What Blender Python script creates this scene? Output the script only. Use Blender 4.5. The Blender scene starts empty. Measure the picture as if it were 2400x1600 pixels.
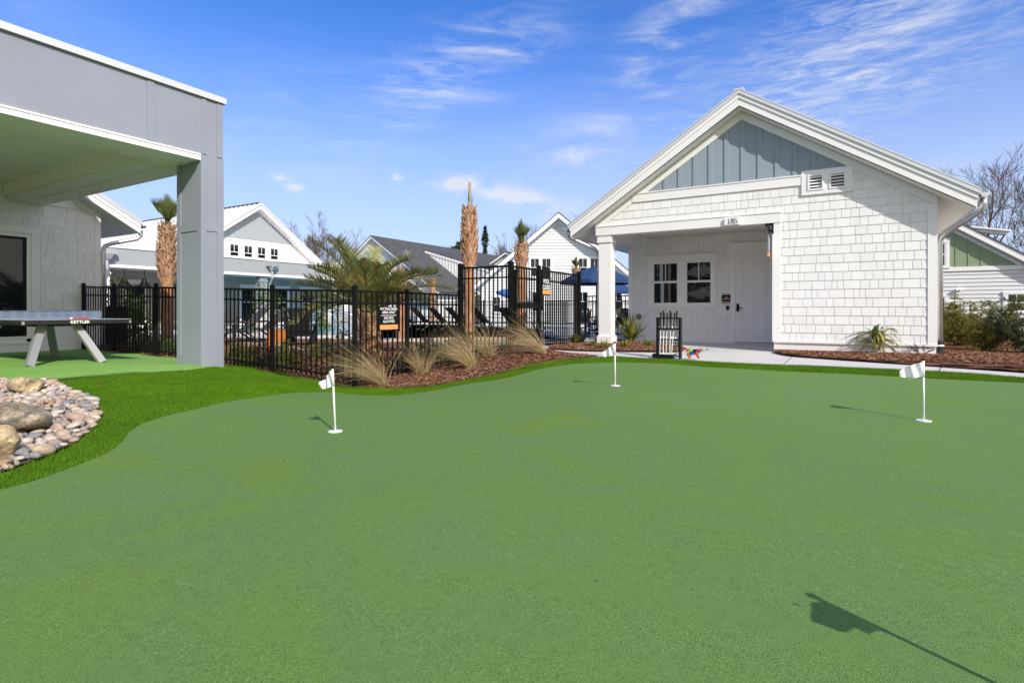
import bpy, bmesh, math, random
import numpy as np
from mathutils import Vector, Matrix
R = math.radians
random.seed(7); rng = np.random.default_rng(7)
SC = bpy.context.scene
COL = SC.collection

# ------------------------------------------------------------------ camera, sky, sun, exposure
FPX, HOR, YAW, CH = 1275.0, 726.0, R(30.5), 0.90      # focal length in photo pixels, horizon row, yaw, eye height
cc, ss = math.cos(YAW), math.sin(YAW)
cam = bpy.data.cameras.new("camera"); camo = bpy.data.objects.new("camera", cam); COL.objects.link(camo)
cam.sensor_width = 36; cam.lens = FPX / 2400 * 36; cam.shift_y = -(800 - HOR) / 2400
cam.clip_end = 3000; cam.clip_start = 0.05
camo.location = (0, 0, CH); camo.rotation_euler = (R(90), 0, YAW)
SC.camera = camo

SUN_EL = R(33.5); SAZ = (0.855, -0.518)
W = bpy.data.worlds.new("World"); SC.world = W; W.use_nodes = True
SKY_STRENGTH, SUN_STRENGTH, EXPOSURE = 0.0635, 4.0, 0.21

def pxdir(px, py):
    u = (px - 1200) / FPX; v = (HOR - py) / FPX
    x, y = u * cc - ss, u * ss + cc
    return math.atan2(x, y), math.atan2(v, math.hypot(x, y))

def build_sky():
    nt = W.node_tree; N = nt.nodes; L = nt.links; N.clear()
    def nd(t, **k):
        n = N.new(t)
        for a, b in k.items(): setattr(n, a, b)
        return n
    def math_(op, a, b=None, c=None):
        n = nd('ShaderNodeMath', operation=op)
        for i, v in enumerate((a, b, c)):
            if v is None: continue
            if isinstance(v, (int, float)): n.inputs[i].default_value = v
            else: L.new(v, n.inputs[i])
        return n.outputs[0]
    out = nd('ShaderNodeOutputWorld'); bg = nd('ShaderNodeBackground'); L.new(bg.outputs[0], out.inputs[0])
    bg.inputs[1].default_value = SKY_STRENGTH
    sky = nd('ShaderNodeTexSky', sky_type='NISHITA'); sky.sun_disc = False
    sky.sun_elevation = SUN_EL; sky.sun_rotation = math.atan2(SAZ[0], SAZ[1])
    sky.air_density = 1.0; sky.dust_density = 0.25; sky.ozone_density = 3.0; sky.altitude = 50
    tint = nd('ShaderNodeMix', data_type='RGBA', blend_type='MULTIPLY'); tint.inputs[0].default_value = 1
    L.new(sky.outputs[0], tint.inputs[6]); tint.inputs[7].default_value = SKY_TINT
    tc = nd('ShaderNodeTexCoord'); sep = nd('ShaderNodeSeparateXYZ'); L.new(tc.outputs['Generated'], sep.inputs[0])
    az = math_('ARCTAN2', sep.outputs[0], sep.outputs[1])
    hyp = math_('SQRT', math_('ADD', math_('MULTIPLY', sep.outputs[0], sep.outputs[0]), math_('MULTIPLY', sep.outputs[1], sep.outputs[1])))
    el = math_('ARCTAN2', sep.outputs[2], hyp)
    # wispy cirrus: streaked noise in (azimuth, elevation), gathered in a few patches
    comb = nd('ShaderNodeCombineXYZ'); L.new(az, comb.inputs[0]); L.new(el, comb.inputs[1])
    def noise(rot, scale, sc, det, rough, dist=0.0, loc=(0, 0, 0)):
        mp = nd('ShaderNodeMapping'); L.new(comb.outputs[0], mp.inputs[0])
        mp.inputs['Rotation'].default_value = (0, 0, rot); mp.inputs['Scale'].default_value = (scale[0], scale[1], 1); mp.inputs['Location'].default_value = loc
        n = nd('ShaderNodeTexNoise'); L.new(mp.outputs[0], n.inputs['Vector'])
        n.inputs['Scale'].default_value = sc; n.inputs['Detail'].default_value = det; n.inputs['Roughness'].default_value = rough; n.inputs['Distortion'].default_value = dist
        return n.outputs[0]
    def ramp(v, lo, hi):
        m = nd('ShaderNodeMapRange', interpolation_type='SMOOTHSTEP'); L.new(v, m.inputs[0])
        m.inputs[1].default_value = lo; m.inputs[2].default_value = hi; return m.outputs[0]
    streak = ramp(noise(R(-35), (1, 6), 5.0, 9, 0.62, 0.6), 0.40, 0.78)
    fine = ramp(noise(R(40), (1.5, 9), 11.0, 8, 0.7, 0.8, (3, 1, 0)), 0.38, 0.75)
    puff = ramp(noise(0, (1.0, 2.0), 9.0, 9, 0.6, 0.3, (1, 5, 0)), 0.40, 0.62)
    broad = ramp(noise(R(-20), (1, 2.2), 2.2, 6, 0.6, 0.3, (8, 2, 0)), 0.42, 0.75)
    def patch(px, py, sx, sy, ang):
        a0, e0 = pxdir(px, py)
        da = math_('SUBTRACT', az, a0); de = math_('SUBTRACT', el, e0)
        ca, sa = math.cos(ang), math.sin(ang)
        p = math_('ADD', math_('MULTIPLY', da, ca), math_('MULTIPLY', de, sa))
        q = math_('SUBTRACT', math_('MULTIPLY', de, ca), math_('MULTIPLY', da, sa))
        r2 = math_('ADD', math_('POWER', math_('ABSOLUTE', math_('DIVIDE', p, sx)), 2.0), math_('POWER', math_('ABSOLUTE', math_('DIVIDE', q, sy)), 2.0))
        return math_('EXPONENT', math_('MULTIPLY', r2, -1.0))
    tot = None
    for (px, py, sx, sy, ang, tex, k) in CLOUDS:
        t = {'s': streak, 'f': fine, 'p': puff, 'b': broad}[tex]
        v = math_('MULTIPLY', math_('MULTIPLY', patch(px, py, sx, sy, R(ang)), t), k)
        tot = v if tot is None else math_('ADD', tot, v)
    tot = math_('ADD', tot, math_('MULTIPLY', math_('MULTIPLY', broad, streak), 0.10))
    tot = math_('MINIMUM', tot, 0.85)
    low = nd('ShaderNodeMapRange', interpolation_type='SMOOTHERSTEP'); L.new(el, low.inputs[0])   # whiter air low over the horizon
    low.inputs[1].default_value = 0.56; low.inputs[2].default_value = -0.05; low.inputs[3].default_value = 0.0; low.inputs[4].default_value = HORIZON_MIX
    m1 = nd('ShaderNodeMix', data_type='RGBA'); L.new(low.outputs[0], m1.inputs[0]); L.new(tint.outputs[2], m1.inputs[6]); m1.inputs[7].default_value = HORIZON_COL
    m2 = nd('ShaderNodeMix', data_type='RGBA'); L.new(tot, m2.inputs[0]); L.new(m1.outputs[2], m2.inputs[6]); m2.inputs[7].default_value = CLOUD_COL
    ds = math_('ADD', math_('MULTIPLY', sep.outputs[0], SAZ[0]), math_('MULTIPLY', sep.outputs[1], SAZ[1]))
    sd = nd('ShaderNodeMapRange', interpolation_type='SMOOTHSTEP'); L.new(ds, sd.inputs[0]); sd.inputs[1].default_value = -.05; sd.inputs[2].default_value = .75; sd.inputs[4].default_value = SUNSIDE_MIX
    m3 = nd('ShaderNodeMix', data_type='RGBA'); L.new(sd.outputs[0], m3.inputs[0]); L.new(m2.outputs[2], m3.inputs[6]); m3.inputs[7].default_value = SUNSIDE_COL
    L.new(m3.outputs[2], bg.inputs[0])

SKY_TINT = (0.86, 1.70, 3.05, 1)
HORIZON_MIX = 0.85
HORIZON_COL = (9.6, 10.5, 12.2, 1)
CLOUD_COL = (10.8, 11.3, 12.4, 1)
SUNSIDE_COL = (17.5, 16.0, 13.6, 1)     # the paler, warmer sky round the sun, behind the camera
SUNSIDE_MIX = 0.85
CLOUDS = [(1120, 150, .16, .055, 28, 's', .75), (1000, 190, .10, .05, 20, 'f', .4), (1950, 110, .30, .075, 32, 'f', .62), (1560, 90, .12, .05, 40, 's', .8),
          (2100, 60, .25, .05, 30, 's', .7), (1350, 355, .10, .04, 5, 'b', 1.6), (1350, 365, .06, .025, 5, 'p', .6), (1130, 445, .055, .018, -8, 'p', 1.5), (1060, 428, .03, .012, 0, 'p', 1.3),
          (1230, 468, .035, .014, -5, 'p', 1.3), (960, 515, .09, .014, 0, 'b', .9), (700, 300, .2, .07, 20, 's', .30), (930, 415, .01, .005, 0, 'p', 1.6), (690, 440, .014, .006, 0, 'p', 1.3),
          (1300, 490, .05, .02, 0, 'p', 1.0), (2350, 420, .15, .05, 10, 'b', .9), (40, 40, .1, .05, 20, 'b', .4), (1500, 300, .2, .05, 25, 's', .35), (2050, 230, .25, .05, 20, 'f', .45), (660, 415, .015, .006, 0, 'p', 1.0)]
build_sky()
sun = bpy.data.lights.new("sun", 'SUN'); suno = bpy.data.objects.new("sun", sun); COL.objects.link(suno)
sun.energy = SUN_STRENGTH; sun.angle = R(0.53); sun.color = (1.0, 0.955, 0.88)
Lv = Vector((-SAZ[0] * math.cos(SUN_EL), -SAZ[1] * math.cos(SUN_EL), -math.sin(SUN_EL)))
suno.rotation_euler = Lv.to_track_quat('-Z', 'Y').to_euler(); suno.location = (20, -14, 18)
SC.view_settings.view_transform = 'Standard'; SC.view_settings.look = 'None'
SC.cycles.max_bounces = 16; SC.cycles.diffuse_bounces = 10
SC.view_settings.exposure = EXPOSURE; SC.view_settings.gamma = 1

# ------------------------------------------------------------------ where things stand: the photograph's rays met with the place's planes
def ray(px, py):
    u = (px - 1200) / FPX; v = (HOR - py) / FPX
    return np.array([u * cc - ss, u * ss + cc, v])
def PY(px, py, Y):
    r = ray(px, py); t = Y / r[1]; return np.array([t * r[0], Y, CH + t * r[2]])
def PX(px, py, X):
    r = ray(px, py); t = X / r[0]; return np.array([X, t * r[1], CH + t * r[2]])
def at(px, d):
    r = ray(px, 0); return (d * r[0], d * r[1])
CTRL = [(0,0,0),(3,0,0),(-3,0,0),(0,-4,0),(-2,1.5,-.01),(-3.39,3,-.065),(-2.17,6.05,.013),(.65,5.57,-.015),(4,4,0),(6,8,.02),(1.65,12.7,.045),(-1,12.7,.03),
        (-3.6,15.6,.02),(-5,12.7,.05),(-5.5,9.35,.10),(-5.5,11,.09),(-4.2,9.8,.07),(-16.5,6.35,-.09),(-14.8,6.35,-.09),(-12.9,6.35,-.10),(-12,6.35,-.115),(-10.3,6.35,-.18),
        (-8.87,6.35,-.23),(-6.74,6.35,-.35),(-6.72,7.27,-.285),(-6.72,8.98,-.25),(-11,3.6,0),(-10.8,4.5,0),(-9.15,5.2,-.03),(-13.3,4.6,0),(-16.4,4.7,-.075),(-9,9,-.10),(-12,9.5,-.04),
        (-8,12,0),(-12,14,0),(-16,10,-.03),(-6,12.5,.05),(-6,0,-.01),(-9,1,-.01),(-14,1,-.02),(-6,3.5,-.06),(-20,5,-.05),(3,9,.02),(8,13,.03),(10,5,.0),(-3.4,8.9,.04),(-4.9,7.2,-.16)]
CP = np.array(CTRL, float)
def _k(r2): return np.where(r2 > 0, 0.5 * r2 * np.log(np.maximum(r2, 1e-12)), 0)
_n = len(CP); _A = np.zeros((_n + 3, _n + 3)); _d2 = ((CP[:, None, :2] - CP[None, :, :2]) ** 2).sum(2)
_A[:_n, :_n] = _k(_d2) + np.eye(_n) * 0.02; _A[:_n, _n] = 1; _A[:_n, _n + 1:] = CP[:, :2]; _A[_n, :_n] = 1; _A[_n + 1:, :_n] = CP[:, :2].T
_w = np.linalg.solve(_A, np.concatenate([CP[:, 2], np.zeros(3)]))
def TA(x, y):
    x = np.asarray(x, float); y = np.asarray(y, float); sh = x.shape; x = x.ravel(); y = y.ravel(); out = np.empty_like(x)
    for i in range(0, len(x), 20000):
        a, b = x[i:i + 20000], y[i:i + 20000]
        d2 = (a[:, None] - CP[None, :, 0]) ** 2 + (b[:, None] - CP[None, :, 1]) ** 2
        z = _k(d2) @ _w[:_n] + _w[_n] + _w[_n + 1] * a + _w[_n + 2] * b
        rr = np.hypot(a + 4, b - 5); f = np.clip((rr - 13) / 6, 0, 1); f = 1 - f * f * (3 - 2 * f)
        out[i:i + 20000] = np.clip(z, -.4, .2) * f
    return out.reshape(sh)
def T(x, y): return float(TA(np.array([x]), np.array([y]))[0])
def G(px, py):
    r = ray(px, py); ts = np.geomspace(0.8, 90, 500)
    z = CH + ts * r[2] - TA(ts * r[0], ts * r[1]); i = np.argmax(z < 0)
    if z[i] >= 0: i = len(ts) - 1
    t0, t1 = ts[i - 1], ts[i]; f = z[i - 1] / (z[i - 1] - z[i]); t = t0 + f * (t1 - t0)
    x, y = t * r[0], t * r[1]; return np.array([x, y, T(x, y)])
def GL(pts): return [tuple(G(*p)[:2]) for p in pts]

# ------------------------------------------------------------------ mesh helpers
class M:
    def __init__(s): s.v = []; s.f = []
    def add(s, vs, fs):
        b = len(s.v); s.v.extend([tuple(map(float, v)) for v in vs]); s.f.extend([tuple(b + i for i in f) for f in fs])
    def box(s, x0, x1, y0, y1, z0, z1):
        s.add([(x0,y0,z0),(x1,y0,z0),(x1,y1,z0),(x0,y1,z0),(x0,y0,z1),(x1,y0,z1),(x1,y1,z1),(x0,y1,z1)],
              [(0,3,2,1),(4,5,6,7),(0,1,5,4),(1,2,6,5),(2,3,7,6),(3,0,4,7)])
    def beam(s, p, q, w, h, up=(0, 0, 1), w1=None, h1=None):
        p = Vector(p); q = Vector(q); d = (q - p).normalized(); up = Vector(up); a = d.cross(up)
        if a.length < 1e-4: a = d.cross(Vector((1, 0, 0)))
        a.normalize(); b = a.cross(d); w1 = w if w1 is None else w1; h1 = h if h1 is None else h1; vs = []
        for c, ww, hh in ((p, w, h), (q, w1, h1)):
            for i, j in ((-1,-1),(1,-1),(1,1),(-1,1)): vs.append(c + a * (i * ww / 2) + b * (j * hh / 2))
        s.add(vs, [(3,2,1,0),(4,5,6,7),(0,1,5,4),(1,2,6,5),(2,3,7,6),(3,0,4,7)])
    def tube(s, pts, r, n=8, caps=True):
        pts = [Vector(p) for p in pts]; m = len(pts)
        rs = r if isinstance(r, (list, tuple)) else [r] * m; b = len(s.v); a = None; rings = []
        for i, p in enumerate(pts):
            d = (pts[min(i + 1, m - 1)] - pts[max(i - 1, 0)])
            d = d.normalized() if d.length > 1e-9 else Vector((0, 0, 1))
            if a is None: a = d.cross(Vector((0, 0, 1)) if abs(d.z) < .9 else Vector((1, 0, 0))).normalized()
            else: a = (a - d * a.dot(d)).normalized()
            c = d.cross(a)
            for k in range(n):
                t = 2 * math.pi * k / n; rings.append(tuple(p + (a * math.cos(t) + c * math.sin(t)) * rs[i]))
        fs = [(b+i*n+k, b+i*n+(k+1)%n, b+(i+1)*n+(k+1)%n, b+(i+1)*n+k) for i in range(m-1) for k in range(n)]
        if caps: fs += [tuple(b + k for k in reversed(range(n))), tuple(b + (m-1)*n + k for k in range(n))]
        s.v.extend(rings); s.f.extend(fs)
    def lathe(s, prof, c=(0, 0, 0), n=16):
        s.tube([(c[0], c[1], c[2] + z) for _, z in prof], [max(r, 1e-4) for r, _ in prof], n)
    def quad(s, *p): s.add(p, [tuple(range(len(p)))])
class Frame:                      # a wall plane: u runs along it, n stands out of it
    def __init__(s, o, u, n): s.o = np.array(o, float); s.u = np.array(u, float); s.n = np.array(n, float)
    def p(s, u, n, z): return tuple(s.o + s.u * u + s.n * n + np.array([0, 0, z]))
def FY(Y): return Frame((0, Y, 0), (1, 0, 0), (0, -1, 0))
def FX(X): return Frame((X, 0, 0), (0, 1, 0), (1, 0, 0))
def fbox(m, fr, u0, u1, n0, n1, z0, z1):
    P = fr.p
    m.add([P(u0,n1,z0),P(u1,n1,z0),P(u1,n0,z0),P(u0,n0,z0),P(u0,n1,z1),P(u1,n1,z1),P(u1,n0,z1),P(u0,n0,z1)],
          [(0,3,2,1),(4,5,6,7),(0,1,5,4),(1,2,6,5),(2,3,7,6),(3,0,4,7)])
def fprism(m, fr, poly, n0, n1):
    k = len(poly); vs = [fr.p(u, n1, z) for u, z in poly] + [fr.p(u, n0, z) for u, z in poly]
    a = sum(poly[i][0]*poly[(i+1)%k][1]-poly[(i+1)%k][0]*poly[i][1] for i in range(k))
    fs = [tuple(range(k)), tuple(range(2*k-1, k-1, -1))] + [(k+i, k+(i+1)%k, (i+1)%k, i) for i in range(k)]
    if a < 0: fs = [tuple(reversed(f)) for f in fs]
    m.add(vs, fs)
def clip(poly, conv):
    k = len(conv); ar = sum(conv[i][0]*conv[(i+1)%k][1]-conv[(i+1)%k][0]*conv[i][1] for i in range(k)); sg = 1 if ar > 0 else -1
    out = poly
    for i in range(k):
        a, b = conv[i], conv[(i+1)%k]; res = []
        def ins(p): return sg * ((b[0]-a[0])*(p[1]-a[1]) - (b[1]-a[1])*(p[0]-a[0]))
        for j in range(len(out)):
            p, q = out[j], out[(j+1)%len(out)]; ip, iq = ins(p), ins(q)
            if ip >= 0: res.append(p)
            if (ip >= 0) != (iq >= 0):
                t = ip / (ip - iq); res.append((p[0]+(q[0]-p[0])*t, p[1]+(q[1]-p[1])*t))
        out = res
        if len(out) < 3: return []
    return out
def shakes(m, fr, polys, zb, expo, wr, seed, off=(0.019, 0.008), gap=0.008, n0=0.0):
    rd = random.Random(seed)
    us = [p[0] for q in polys for p in q]; zs = [p[1] for q in polys for p in q]
    z = zb + math.floor((min(zs) - zb) / expo) * expo
    while z < max(zs):
        u = min(us) - rd.random() * wr[1]
        while u < max(us):
            w = rd.uniform(*wr) if wr[1] < 20 else 100
            rect = [(u+gap/2, z), (u+w-gap/2, z), (u+w-gap/2, z+expo), (u+gap/2, z+expo)]; jit = rd.uniform(-.0012, .0012)
            for q in polys:
                c = clip(rect, q)
                if len(c) < 3: continue
                k = len(c); o = [n0 + jit + off[0] + (off[1]-off[0]) * (p[1]-z) / expo for p in c]
                vs = [fr.p(p[0], oo, p[1]) for p, oo in zip(c, o)] + [fr.p(p[0], n0-.002, p[1]) for p in c]
                m.add(vs, [tuple(range(k))] + [(k+i, k+(i+1)%k, (i+1)%k, i) for i in range(k)])
            u += w
        z += expo

# ------------------------------------------------------------------ materials
def mat(name, col, rough=0.6, spec=0.4, metal=0.0, var=0.06, scale=3.0, bump=0.0, bscale=60, island=0.0, island_hue=None, fine=None, coat=0):
    m = bpy.data.materials.new(name); m.use_nodes = True; nt = m.node_tree; N = nt.nodes; L = nt.links
    b = N['Principled BSDF']; b.inputs['Roughness'].default_value = rough; b.inputs['Specular IOR Level'].default_value = spec; b.inputs['Metallic'].default_value = metal
    if coat: b.inputs['Coat Weight'].default_value = coat
    tc = N.new('ShaderNodeTexCoord'); last = None
    def mix(bt, fac, a, c):
        x = N.new('ShaderNodeMix'); x.data_type = 'RGBA'; x.blend_type = bt
        for i, v in ((0, fac), (6, a), (7, c)):
            if hasattr(v, 'is_linked') or hasattr(v, 'links'): L.new(v, x.inputs[i])
            else: x.inputs[i].default_value = v
        return x.outputs[2]
    base = (*col, 1)
    n = N.new('ShaderNodeTexNoise'); n.inputs['Scale'].default_value = scale; n.inputs['Detail'].default_value = 5; L.new(tc.outputs['Object'], n.inputs['Vector'])
    mr = N.new('ShaderNodeMapRange'); L.new(n.outputs[0], mr.inputs[0]); mr.inputs[1].default_value = .3; mr.inputs[2].default_value = .7; mr.inputs[3].default_value = 1 - var; mr.inputs[4].default_value = 1 + var
    cur = mix('MULTIPLY', 1.0, base, mr.outputs[0])
    if island:
        g = N.new('ShaderNodeNewGeometry'); r = N.new('ShaderNodeValToRGB'); L.new(g.outputs['Random Per Island'], r.inputs[0])
        cols = island_hue or [tuple(c * (1 - island) for c in col), tuple(c * (1 + island) for c in col)]
        e = r.color_ramp.elements; e[0].color = (*cols[0], 1); e[1].color = (*cols[-1], 1)
        for i, c in enumerate(cols[1:-1]): x = e.new((i + 1) / (len(cols) - 1)); x.color = (*c, 1)
        cur = mix('MULTIPLY', 1.0, r.outputs[0], mr.outputs[0])
    if fine:
        f = N.new('ShaderNodeTexNoise'); f.inputs['Scale'].default_value = fine[0]; f.inputs['Detail'].default_value = 3; L.new(tc.outputs['Object'], f.inputs['Vector'])
        fr = N.new('ShaderNodeMapRange'); L.new(f.outputs[0], fr.inputs[0]); fr.inputs[1].default_value = .3; fr.inputs[2].default_value = .7; fr.inputs[3].default_value = 1 - fine[1]; fr.inputs[4].default_value = 1 + fine[1]
        cur = mix('MULTIPLY', 1.0, cur, fr.outputs[0])
    L.new(cur, b.inputs['Base Color'])
    if bump:
        k = N.new('ShaderNodeTexNoise'); k.inputs['Scale'].default_value = bscale; k.inputs['Detail'].default_value = 4; L.new(tc.outputs['Object'], k.inputs['Vector'])
        bp = N.new('ShaderNodeBump'); bp.inputs['Strength'].default_value = bump; bp.inputs['Distance'].default_value = .01; L.new(k.outputs[0], bp.inputs['Height']); L.new(bp.outputs[0], b.inputs['Normal'])
    return m
def leafmat(name, cols, rough=.5, trans=.25, spec=.3):
    m = mat(name, cols[0], rough, spec, var=.15, scale=2, island=.2, island_hue=cols)
    nt = m.node_tree; N = nt.nodes; L = nt.links; b = N['Principled BSDF']; o = N['Material Output']
    t = N.new('ShaderNodeBsdfTranslucent'); L.new(b.inputs['Base Color'].links[0].from_socket, t.inputs[0]); x = N.new('ShaderNodeMixShader'); x.inputs[0].default_value = trans
    L.new(b.outputs[0], x.inputs[1]); L.new(t.outputs[0], x.inputs[2]); L.new(x.outputs[0], o.inputs[0]); return m
MT = {}
MT['white'] = mat('white_paint', (.80, .795, .78), .55, .35, var=.025, scale=1.6, bump=.05, bscale=120)
MT['shake'] = mat('white_shake_paint', (.79, .788, .775), .6, .3, var=.03, scale=2.2, bump=.12, bscale=90, island=.035)
MT['whitetrim'] = mat('white_trim_paint', (.82, .815, .80), .45, .4, var=.02, scale=1.5)
MT['lightgrey'] = mat('light_grey_paint', (.262, .285, .345), .5, .35, var=.05, scale=1.2, bump=.04, bscale=150)
MT['slate'] = mat('slate_grey_board_paint', (.275, .33, .385), .6, .3, var=.03, scale=1.5, bump=.1, bscale=130)
MT['bluegrey'] = mat('blue_grey_siding', (.345, .365, .385), .6, .3, var=.03)
MT['green_board'] = mat('green_board_paint', (.25, .32, .20), .6, .3, var=.04)
MT['metalroof'] = mat('white_metal_roof', (.62, .64, .665), .42, .4, metal=.1, var=.03)
MT['galv'] = mat('galvanised_metal', (.66, .68, .71), .33, .5, metal=.75, var=.08, scale=6)
MT['shingle'] = mat('charcoal_roof_shingle', (.085, .085, .09), .85, .2, var=.2, scale=2.5, bump=.3, bscale=25, fine=(18, .3))
MT['black'] = mat('black_powder_coat', (.006, .006, .0065), .5, .22, var=.1)
MT['blackmatte'] = mat('matte_black', (.02, .02, .021), .6, .3, var=.1)
MT['rubber'] = mat('black_corrugated_plastic', (.018, .018, .02), .5, .4)
MT['glass'] = mat('dark_window_glass', (.010, .014, .016), .02, .5, var=0)
MT['glass'].node_tree.nodes['Principled BSDF'].inputs['IOR'].default_value = 1.5
MT['curtain'] = mat('pale_curtain', (.42, .45, .46), .9, .1, var=.15, scale=14)
MT['concrete'] = mat('pale_concrete', (.60, .575, .55), .85, .2, var=.07, scale=1.1, bump=.12, bscale=60, fine=(45, .06))
MT['deck'] = mat('pool_deck_concrete', (.50, .48, .46), .85, .2, var=.08, scale=.8, fine=(25, .07))
MT['paver'] = mat('tan_paver', (.42, .33, .26), .85, .2, var=.15, scale=6)
MT['porchceil'] = mat('porch_ceiling_paint', (.80, .73, .70), .6, .3, var=.02)
MT['silverleg'] = mat('brushed_silver_leg', (.36, .36, .37), .4, .5, metal=.35, var=.04)
MT['tablered'] = mat('red_paddle_rubber', (.5, .02, .03), .5, .3)
MT['tableblue'] = mat('blue_table_top', (.10, .26, .52), .35, .45, var=.03)
MT['netgrey'] = mat('blue_grey_metal_net', (.17, .21, .28), .45, .4, var=.05)
MT['orange'] = mat('orange_sign_band', (.80, .33, .10), .5, .3)
MT['orangebox'] = mat('orange_side_table_plastic', (.50, .16, .03), .5, .3, var=.08)
MT['brown'] = mat('brown_resin', (.075, .055, .045), .6, .3, var=.15)
MT['navy'] = mat('navy_canvas', (.028, .06, .15), .8, .2, var=.1)
MT['blue_canvas'] = mat('bright_blue_canvas', (.05, .14, .40), .8, .2, var=.08)
MT['greyfabric'] = mat('dark_grey_sling', (.09, .09, .10), .85, .2, var=.1)
MT['water'] = mat('pool_water', (.10, .33, .50), .06, .5, var=.08, scale=1.5, bump=.25, bscale=6)
MT['flag'] = mat('white_flag_cloth', (.80, .80, .82), .8, .2, var=.03)
MT['pole'] = mat('white_pole', (.82, .82, .82), .4, .4, var=.02)
MT['letter'] = mat('white_lettering', (.82, .82, .80), .5, .3)
MT['bark'] = mat('grey_brown_bark', (.105, .085, .07), .9, .15, var=.25, scale=4, bump=.4, bscale=20)
MT['twig'] = mat('bare_twig_bark', (.13, .10, .082), .9, .15, var=.3, scale=.6)
MT['twig2'] = mat('purplish_bare_twig', (.17, .125, .115), .9, .15, var=.3, scale=.5)
MT['palmtrunk'] = mat('fibrous_palm_trunk', (.38, .20, .11), .9, .15, var=.35, scale=7, bump=.8, bscale=35, fine=(50, .25))
MT['boot'] = mat('cut_palm_boot', (.46, .30, .19), .85, .2, var=.3, scale=9, island=.35, island_hue=[(.24,.115,.06),(.40,.215,.12),(.50,.33,.22),(.33,.175,.095)])
MT['frond'] = leafmat('palm_frond_green', [(.10,.14,.035),(.17,.20,.05),(.08,.12,.04),(.22,.22,.07)], .5, .25)
MT['pindo'] = leafmat('blue_green_feather_frond', [(.19,.24,.085),(.30,.31,.10),(.16,.22,.09),(.42,.36,.12),(.48,.36,.14)], .5, .25)
MT['drygrass'] = leafmat('dry_ornamental_grass', [(.50,.355,.18),(.60,.44,.25),(.40,.28,.14),(.30,.28,.12),(.66,.50,.31)], .7, .25)
MT['lushleaf'] = leafmat('bright_green_leaf', [(.14,.24,.03),(.22,.30,.05),(.09,.17,.03),(.30,.34,.07)], .5, .35)
MT['darkleaf'] = leafmat('dark_evergreen_leaf', [(.035,.06,.018),(.06,.09,.028),(.05,.075,.03),(.10,.12,.035)], .5, .2)
MT['yucca'] = leafmat('yellow_edged_strap_leaf', [(.30,.32,.07),(.18,.23,.05),(.50,.44,.12),(.11,.16,.04),(.40,.38,.10)], .65, .3, .12)
MT['conifer'] = leafmat('yellow_green_conifer_sprays', [(.13,.15,.03),(.24,.22,.045),(.09,.12,.03),(.36,.29,.07)], .6, .2)
MT['dormant'] = mat('dormant_reddish_twigs', (.16, .09, .075), .85, .2, var=.3, island=.4)
MT['mulch'] = mat('red_brown_mulch', (.19, .09, .055), .95, .1, var=.35, scale=9, bump=1.0, bscale=40, fine=(60, .45))
MT['chip'] = mat('mulch_chips', (.2, .1, .07), .9, .1, var=.1, island=.5, island_hue=[(.10,.043,.025),(.23,.108,.062),(.33,.165,.10),(.19,.085,.048),(.48,.29,.195)])
MT['soil'] = mat('lawn_and_soil', (.13, .12, .06), .95, .1, var=.3, scale=.7, fine=(30, .3))
MT['tanlawn'] = mat('dormant_lawn', (.30, .24, .11), .95, .1, var=.2, scale=2, fine=(40, .35))
MT['rockbase'] = mat('dark_bed_soil', (.10, .075, .06), .95, .1, var=.3, scale=12)
MT['lapwhite'] = mat('white_lap_siding_paint', (.66, .66, .655), .65, .25, var=.03, scale=1.0)
MT['interior'] = mat('dark_tan_siding', (.42, .40, .36), .7, .2, var=.04)  # dark tan is the porch siding's own colour

def blotch(name, col, scale, lo, hi):      # a second colour in patches over a rock
    m = MT[name]; nt = m.node_tree; N = nt.nodes; L = nt.links; b = N['Principled BSDF']; src = b.inputs['Base Color'].links[0].from_socket
    tc = N.new('ShaderNodeTexCoord'); n = N.new('ShaderNodeTexNoise'); n.inputs['Scale'].default_value = scale; n.inputs['Detail'].default_value = 7; n.inputs['Roughness'].default_value = .65; n.inputs['Distortion'].default_value = .8; L.new(tc.outputs['Object'], n.inputs['Vector'])
    mr = N.new('ShaderNodeMapRange'); L.new(n.outputs[0], mr.inputs[0]); mr.inputs[1].default_value = lo; mr.inputs[2].default_value = hi
    x = N.new('ShaderNodeMix'); x.data_type = 'RGBA'; L.new(mr.outputs[0], x.inputs[0]); L.new(src, x.inputs[6]); x.inputs[7].default_value = (*col, 1); L.new(x.outputs[2], b.inputs['Base Color'])
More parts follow.
